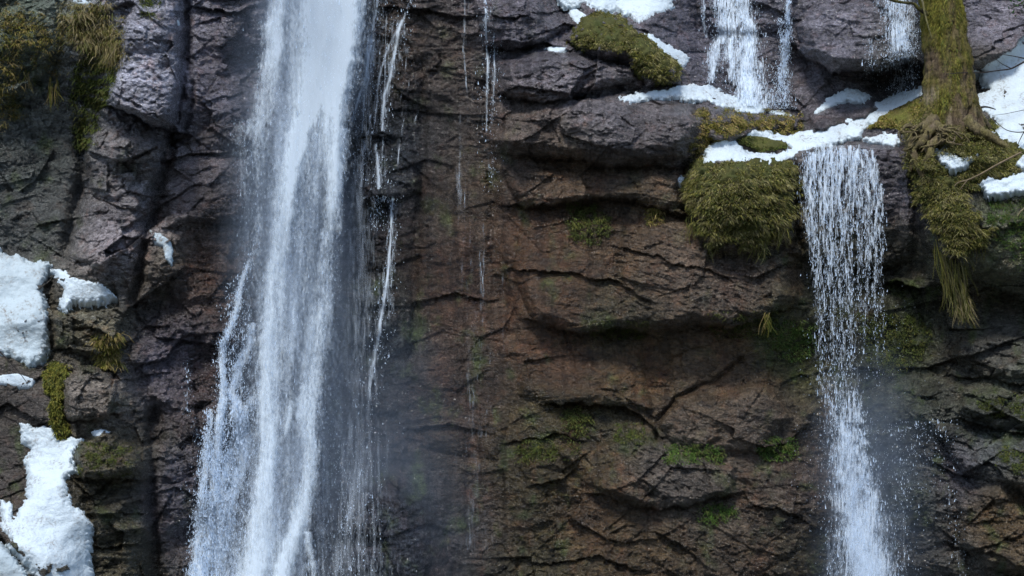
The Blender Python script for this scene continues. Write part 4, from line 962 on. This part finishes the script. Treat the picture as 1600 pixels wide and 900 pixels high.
# ---- main waterfall
MAIN = [
 [(-120,508,56,1.2),(0,508,54,1.3),(60,500,56,1.25),(130,490,54,1.0),(200,482,48,.66),(300,468,46,.46),(450,462,46,.38),(600,447,46,.32),(750,434,50,.3),(900,408,68,.42),(1060,390,80,.6)],
 [(-120,520,34,3.0),(0,519,35,3.2),(60,517,33,2.9),(120,513,31,2.2),(170,516,24,1.25),(240,522,17,1.0),(300,523,14,.85),(400,510,18,.7),(480,503,22,.7),(560,488,24,.75),(640,480,21,.8),(700,486,17,.85),(760,480,17,.95),(820,466,17,1.0),(870,448,17,1.05),(960,425,20,1.2),(1060,410,24,1.0)],
 [(90,492,22,1.5),(150,482,22,1.6),(220,466,20,1.45),(300,450,18,1.2),(380,440,17,1.05),(460,432,20,1.05),(540,424,22,1.05),(620,420,20,1.05),(700,420,18,1.05),(780,412,20,1.15),(860,402,26,1.2),(960,396,32,1.2),(1060,390,40,1.2)],
 [(-60,446,18,.8),(0,440,20,.8),(40,432,20,.9),(90,430,22,.9),(140,418,20,.6),(220,404,22,.42),(300,402,22,.34),(420,402,20,.26),(560,396,20,.2)],
 [(185,388,16,.25),(198,384,22,.55),(230,380,18,.35),(320,384,16,.22),(440,388,14,.12)],
 [(470,462,8,.5),(540,458,9,.6),(600,448,8,.4)],[(610,458,6,.5),(660,450,8,.7),(690,440,6,.4)],
 [(200,540,8,.6),(215,534,12,.7),(260,528,10,.5),(330,522,10,.4)],
 [(830,478,8,.7),(870,486,9,.7),(940,490,14,.6),(1060,488,16,.6)],
]
yMain = lambda u, v: np.interp(v, [-120, 0, 300, 600, 900, 1100], [.55, .25, .0, -.15, -.5, -.8]) + 0 * u
mf = fall_root("waterfall", "tall main waterfall of dense white spray falling full height left of centre", "waterfall", 430, 1050, -.6)
water("water_sheet", MAIN, (330, 600, -120, 1055), yMain, MW_MAIN, mf, 5, .11, 2.5, 1, 1.0, lambda u, v: np.interp(v, [150, 350, 700, 900], [1, .86, .80, .9]), .15)
VEIL = [[(-120,590,22,.3),(100,575,24,.4),(250,560,26,.5),(400,560,34,.5),(600,555,42,.5),(750,560,50,.55),(900,560,62,.55),(1060,560,70,.5)],[(640,500,14,.7),(720,506,16,.6),(800,500,16,.5),(900,500,18,.6),(1040,500,20,.5)],[(180,380,18,.35),(300,382,20,.3),(450,380,20,.2)]]
water("thin_veil", VEIL, (330, 690, -120, 1055), lambda u, v: np.minimum(Dat(u, v, DBB) - .15, .35), MW_VEIL, mf, 2, .15, 3, 8, .8, 1.0)
SOFT = [[(-120,500,70,.9),(60,495,76,.9),(200,470,90,.8),(400,455,88,.75),(600,448,88,.72),(800,425,95,.72),(1060,395,115,.8)]]
water("soft_spray_sheet", SOFT, (240, 640, -120, 1055), lambda u, v: yMain(u, v) - .05, MW_SOFT, mf, 3, .2, 4, 7, .4, 1.0, .1)
drops("spray_droplets", MAIN, (330, 600, -110, 1050), yMain, 34000, mf, 1, .6, .3, (.0018, .004), (2, 7), clump=(6, 18), jit=3, power=1.5)
# ---- lacy side cascade at the left of the main fall
SIDE = [
 [(395,392,3,.5),(440,378,4,.75),(500,365,5,.7),(540,348,6,.9),(600,350,5,.9),(660,345,6,.9),(720,338,9,1.0),(780,335,10,.8),(850,328,12,.9),(900,318,14,.9),(1050,310,16,.9)],
 [(505,398,6,.7),(540,388,6,.9),(575,372,7,1),(610,362,7,.9),(640,372,10,1.1),(690,383,12,1.3),(720,380,8,.9),(780,362,10,.7),(850,352,12,.7),(940,345,12,.7),(1050,340,14,.7)],
 [(640,330,5,.5),(700,322,7,.6),(760,318,8,.7),(830,312,9,.7),(900,305,9,.8),(1050,298,12,.8)],
 [(620,392,7,.6),(700,366,10,.8),(760,345,12,.9),(840,345,14,.8),(920,335,14,.7),(1050,330,16,.7)],
 [(430,372,12,.15),(600,370,24,.2),(750,358,32,.24),(900,345,38,.3),(1050,338,44,.35)],
]
ySide = lambda u, v: np.minimum(Dat(u, v, DBB) - .10, .1)
sf = fall_root("side_cascade", "lacy white side cascade splashing down the rock along the left of the main waterfall", "waterfall", 340, 1050, -.5)
water("water_sheet", SIDE, (285, 420, 395, 1050), ySide, MW_LACE, sf, 3, .07, 1.5, 2, 1.4, 1.0)
drops("spray_droplets", SIDE, (285, 420, 395, 1045), ySide, 30000, sf, 2, 1.4, .2, (.003, .008), (1, 3), jit=5)

# ---- thin rivulets on the wet wall
def rivulet(lab, strs, n, seed, mat=None, gain=1.0, off=.05, name="rivulet", group="thin rivulets on the wet wall", size=(.003, .006), layers=1, dj=2.5):
    if name == 'rivulet': strs = [[(a, b, w * .55, am * .95) for a, b, w, am in t] for t in strs] + [[(a, b + 1, w * 3.5, am * .42) for a, b, w, am in t] for t in strs]
    q = np.concatenate([np.array(s, float) for s in strs]); box = (q[:, 1].min() - 26, q[:, 1].max() + 26, q[:, 0].min(), q[:, 0].max())
    e = fall_root(name, lab, "waterfall" if name == "waterfall" else "rivulet", q[-1, 1], box[3], float(Dat(np.array(q[-1, 1]), np.array(box[3]), DB)) - off, group)
    yf = lambda u, v: Dat(u, v, DB) - off
    water("water_sheet", strs, box, yf, mat or MW_THREAD, e, layers, .05, 1.2, seed, 1.2, gain)
    if n: drops("spray_droplets", strs, box, yf, n, e, seed, 1.2, .06, size, (1, 3.5), jit=dj)
    return e
rivulet("forked rivulet hugging the right side of the main waterfall near the top", [[(-60,594,4,.9),(0,590,4,.9),(60,580,4,.8),(120,572,4.5,.9),(160,558,5,.8),(205,545,5,.6)], [(60,582,3,.5),(120,578,3,.5),(160,562,3,.5)]], 300, 11)
rivulet("long slanting rivulet with two threads from the top edge", [[(-60,650,5,.6),(0,642,5,.7),(50,622,6,.8),(110,612,5,.9),(150,600,4,.9),(205,597,4,.7)], [(30,630,4,.6),(70,608,4,.6),(120,592,4,.7),(170,588,3,.6),(210,583,4,.5)]], 300, 12)
rivulet("short broken rivulet below the slanting threads", [[(218,570,3,.6),(250,566,4,.8),(292,564,5,.7)], [(225,586,3,.6),(250,590,5,.9),(296,592,6,.7)]], 150, 13)
rf = np.random.RandomState(44); FAN = []
for k in range(16):
    x0 = rf.uniform(566, 655); x1 = x0 - rf.uniform(5, 45); v0 = rf.uniform(-60, 180); v1 = v0 + rf.uniform(120, 330); a_ = rf.uniform(.35, .65)
    FAN.append([(v0, x0, 1.6, a_ * .5), (v0 * .6 + v1 * .4, x0 * .6 + x1 * .4 + rf.normal(0, 4), 2.0, a_), (v1, x1, 2.4, a_ * .3)])
rivulet("fan of faint fine threads over the dark wet rock right of the main waterfall", FAN, 0, 51, off=.04)
FAN2 = []
for k in range(14):
    x0 = rf.uniform(700, 790); v0 = rf.uniform(150, 650); a_ = rf.uniform(.3, .5)
    FAN2.append([(v0, x0, 1.8, a_ * .5), (v0 + 60, x0 + rf.normal(0, 3), 2.2, a_), (v0 + rf.uniform(120, 260), x0 + rf.normal(0, 5), 3, a_ * .3)])
rivulet("faint vertical seep lines on the brown wall in the middle", FAN2, 0, 52, off=.04)
rivulet("straight narrow rivulet falling from a small square lip", [[(307,613,3.2,1.1),(360,611,3.0,1.0),(420,607,3.5,1.0),(470,600,5,1),(520,592,6,.8),(590,580,8,.6),(650,574,9,.4),(700,572,9,.2)]], 350, 14)
rivulet("small sideways dribble on the lip left of the narrow rivulet", [[(306,602,9,.5),(312,600,9,.6),(318,590,3,.4),(360,588,3,.3)]], 200, 15)
rivulet("very thin rivulet at the left of the pale wall centre", [[(-40,726,2.4,.6),(40,726,2.6,.6),(80,724,3,.6),(140,730,2.6,.5),(200,730,3,.35)]], 0, 16)
rivulet("double thin rivulet left of the grey blocks at the top centre", [[(-40,757,3,.7),(40,759,3.5,.8),(110,762,4,.7),(200,760,4,.4),(300,766,4,.25)], [(50,772,2.6,.6),(120,773,3,.6),(190,768,4,.35),(290,770,4,.3)]], 300, 17)
rivulet("faint wide veil of falling mist drops left of the brown wall", [[(180,752,6,.3),(240,738,9,.32),(280,715,14,.34),(400,724,16,.26),(560,732,20,.26),(650,745,26,.32),(760,738,28,.34),(860,742,30,.32)]], 0, 18, MW_VEIL, 1.1, .25, dj=12)
rivulet("veil of white streaks spreading over the rounded rock right of the main waterfall", [[(560,540,10,.25),(640,520,10,.35),(680,525,14,.45),(730,540,20,.4),(820,530,16,.4),(900,522,16,.5),(1040,520,18,.5)], [(690,575,10,.35),(730,565,12,.45),(790,548,8,.5),(860,535,7,.5),(940,532,9,.5)], [(640,505,7,.5),(700,500,10,.5),(800,505,12,.4),(900,500,14,.4)]], 1500, 19, MW_VEIL, 1.1, .15, dj=9)
rivulet("thin rivulet on the dark column left of the main waterfall", [[(560,293,1.6,.4),(640,292,1.8,.4),(700,312,2,.35),(780,322,2.5,.4),(860,300,2,.2)]], 200, 20)
rivulet("curved trickle on the dark rock just left of the falling main water", [[(60,332,1.6,.4),(72,350,2,.5),(84,366,2,.4)]], 0, 21)

# ---- upper waterfalls
rivulet("ragged white waterfall at the top centre right above the dark mossy stone", [[(-80,1152,14,.9),(0,1158,13,1.0),(40,1168,10,1.1),(80,1170,10,1.0),(120,1163,15,1.15),(165,1174,20,.65)], [(-60,1128,16,.6),(30,1138,20,.68),(70,1122,10,.7),(110,1112,9,.62),(130,1110,6,.4)], [(0,1150,26,.55),(90,1156,32,.62),(140,1180,30,.6),(170,1195,28,.4)], [(-50,1098,2.5,.5),(20,1098,3,.5),(60,1104,3,.4)], [(60,1140,4,.8),(100,1143,5,.8),(125,1140,5,.5)]], 4000, 31, MW_LACE, .90, .14, "waterfall", "upper waterfalls", (.0025, .006), 2, 4)
rivulet("slim second waterfall between the ragged one and the dark boulder", [[(0,1232,3,.6),(35,1231,4,.9),(75,1229,5,1),(105,1226,6,1.0),(122,1222,10,.6),(170,1226,13,.35)], [(28,1218,3,.5),(60,1222,3,.6),(100,1224,3,.5)]], 2600, 32, MW_LACE, 1.0, .12, "waterfall", "upper waterfalls", (.002, .0055), 1, 4)
rivulet("small waterfall spilling over the dark boulder just left of the tree", [[(-60,1400,24,.6),(0,1402,24,.8),(40,1408,24,.85),(75,1410,24,.85),(110,1412,24,.5),(150,1405,20,.25)], [(60,1358,8,.25),(100,1362,9,.3),(130,1362,9,.2)]], 3200, 33, MW_BEAD, .76, .25, "waterfall", "upper waterfalls", (.002, .0055), 2, 5)

# ---- right curtain waterfall
rc = np.random.RandomState(12); CURT = []
for i in range(22):
    f_ = (i + rc.rand()) / 22; u0 = 1252 + f_ * 84
    long_ = rc.rand() > .25; u1 = 1275 + f_ * 62 + rc.normal(0, 5); a = rc.uniform(.4, 1.0)
    vs0 = 232 + 14 * (1 - f_) - 8 * rc.rand()
    CURT.append([(vs0, u0 + 4, 3.0, a), (300, u0 + rc.normal(0, 3), 2.3, a), (380, u0 + (u1 - u0) * .4 + rc.normal(0, 3), 2.2, a * .66), (470, u1, 2.8, a * .34), (600, u1 + 4 + rc.normal(0, 5), 4.0, a * (.20 if long_ else .05)), (660, 1300 + f_ * 50, 7, a * .45)])
for i in range(11):
    u0 = 1338 + 44 * (i + rc.rand()) / 11; a = rc.uniform(.5, .95)
    CURT.append([(232 + 4 * rc.rand(), u0 - 14, 2.6, a), (300, u0, 2.4, a * .9), (rc.uniform(370, 430), u0 + rc.uniform(-6, 6), 2.4, a * .6), (rc.uniform(450, 620), u0 - 4 + rc.normal(0, 6), 3, .08)])
CURT += [[(226,1296,34,.7),(250,1294,36,.5),(300,1296,30,.34),(400,1300,26,.22),(480,1306,24,.12),(640,1312,20,.22),(720,1325,26,.5),(800,1340,30,.75),(900,1352,36,.9),(1050,1360,42,.9)],
 [(660,1318,9,.9),(720,1316,14,.75),(780,1330,14,.75),(850,1340,18,1),(930,1352,22,1.05),(1050,1362,26,1)],
 [(670,1338,8,.8),(740,1352,12,.8),(820,1360,14,.8),(900,1378,16,.8),(1050,1390,20,.8)],
 [(610,1328,3,.4),(640,1338,6,.5),(700,1345,8,.5)]]
yC0 = float(Dat(np.array(1300.), np.array(245.), DB)) - .25
yCurt = lambda u, v: np.interp(v, [225, 250, 640, 700, 1050], [.32, yC0, yC0 - .25, yC0 - .3, yC0 - .6]) + .04 * fbm(u / 9, v / 90, 2, 5)
cf = fall_root("waterfall", "beaded curtain waterfall pouring from the snow band left of the tree", "waterfall", 1355, 1050, yC0 - .6)
water("water_sheet", CURT, (1225, 1440, 224, 1050), yCurt, MW_BEAD, cf, 2, .08, 1.3, 4, 4.0, .92)
drops("spray_droplets", CURT, (1225, 1450, 232, 1045), yCurt, 14000, cf, 4, 4.0, .10, (.0022, .0055), (1.5, 5.5), clump=(4, 9), jit=4, thr=.0)
water("soft_spray_sheet", [[(520,1312,26,.2),(620,1316,34,.5),(700,1326,44,.75),(800,1342,52,.85),(900,1352,58,.95),(1060,1362,66,1.0)]], (1220, 1460, 520, 1050), lambda u, v: yCurt(u, v) - .1, MW_SOFT, cf, 2, .15, 3, 9, .4, 1.0, .05)
HALO = [[(420,1345,26,.12),(480,1345,46,.5),(560,1330,52,.35),(640,1330,55,.35),(680,1335,62,.5),(800,1345,60,.5),(900,1355,60,.5)]]
drops("drifting_droplets", HALO, (1215, 1480, 420, 900), yCurt, 1500, cf, 5, .2, .3, (.002, .004), (1, 3), clump=(20, 20), jit=8)
rivulet("splash of white spray thrown sideways off the rock right of the curtain waterfall", [[(655,1470,9,.5),(662,1440,16,.5),(672,1410,16,.55),(684,1388,10,.45)], [(664,1470,16,.25),(700,1420,26,.3),(760,1410,10,.3),(840,1412,4,.4),(900,1416,3,.4)]], 500, 41, MW_VEIL, 1.2, .15, group="splashes beside the curtain waterfall", dj=9)
rivulet("thin broken thread of water far right of the curtain waterfall", [[(760,1482,3,.35),(830,1490,3.5,.4),(900,1500,5,.4),(960,1504,6,.4)]], 120, 42, MW_VEIL, 1.2, .1, group="splashes beside the curtain waterfall")

# ------------------------------------------------------------------ drifting mist (real volumes round the falls)
def mist(lab, u, v, y, rx, ry, rz, density, tilt=0, sc=(1.2, 1.2, .35)):
    n, m = 32, 24; th = np.linspace(0, 2 * np.pi, n, endpoint=False); ph = np.linspace(.02, np.pi - .02, m)
    T, Q = np.meshgrid(th, ph); co_ = np.stack([np.cos(T) * np.sin(Q), np.sin(T) * np.sin(Q), np.cos(Q)], -1).reshape(-1, 3)
    idx = np.arange(m * n).reshape(m, n); nx = np.roll(idx, -1, 1)
    f = list(np.stack([idx[:-1], idx[1:], nx[1:], nx[:-1]], -1).reshape(-1, 4))
    me = bpy.data.meshes.new("mist"); me.from_pydata(co_.tolist(), [], [list(map(int, q)) for q in f] + [list(range(n)), [int(x) for x in idx[-1][::-1]]]); me.update()
    o = bpy.data.objects.new("mist", me); col.objects.link(o); o.location = tuple(at(u, v, y)); o.scale = (rx, ry, rz); o.rotation_euler = (0, R(tilt), 0)
    me.materials.append(mat_mist("mist_air", density, sc)); tag(o, lab, None, None, "stuff")
mist("soft spray haze round the main waterfall", 455, 420, -.1, 1.35, .8, 5.6, .95, -3)
mist("bright spray cloud at the top of the main waterfall", 490, 40, .0, 1.1, .8, 2.4, 1.4, -3)
mist("blue spray haze over the lower wall right of the main waterfall", 535, 800, -.3, 2.6, 1.0, 4.2, .24, 0, (.5, .5, .4))
mist("thin spray haze round the lower curtain waterfall", 1355, 800, -.2, 1.3, .8, 3.2, .6)
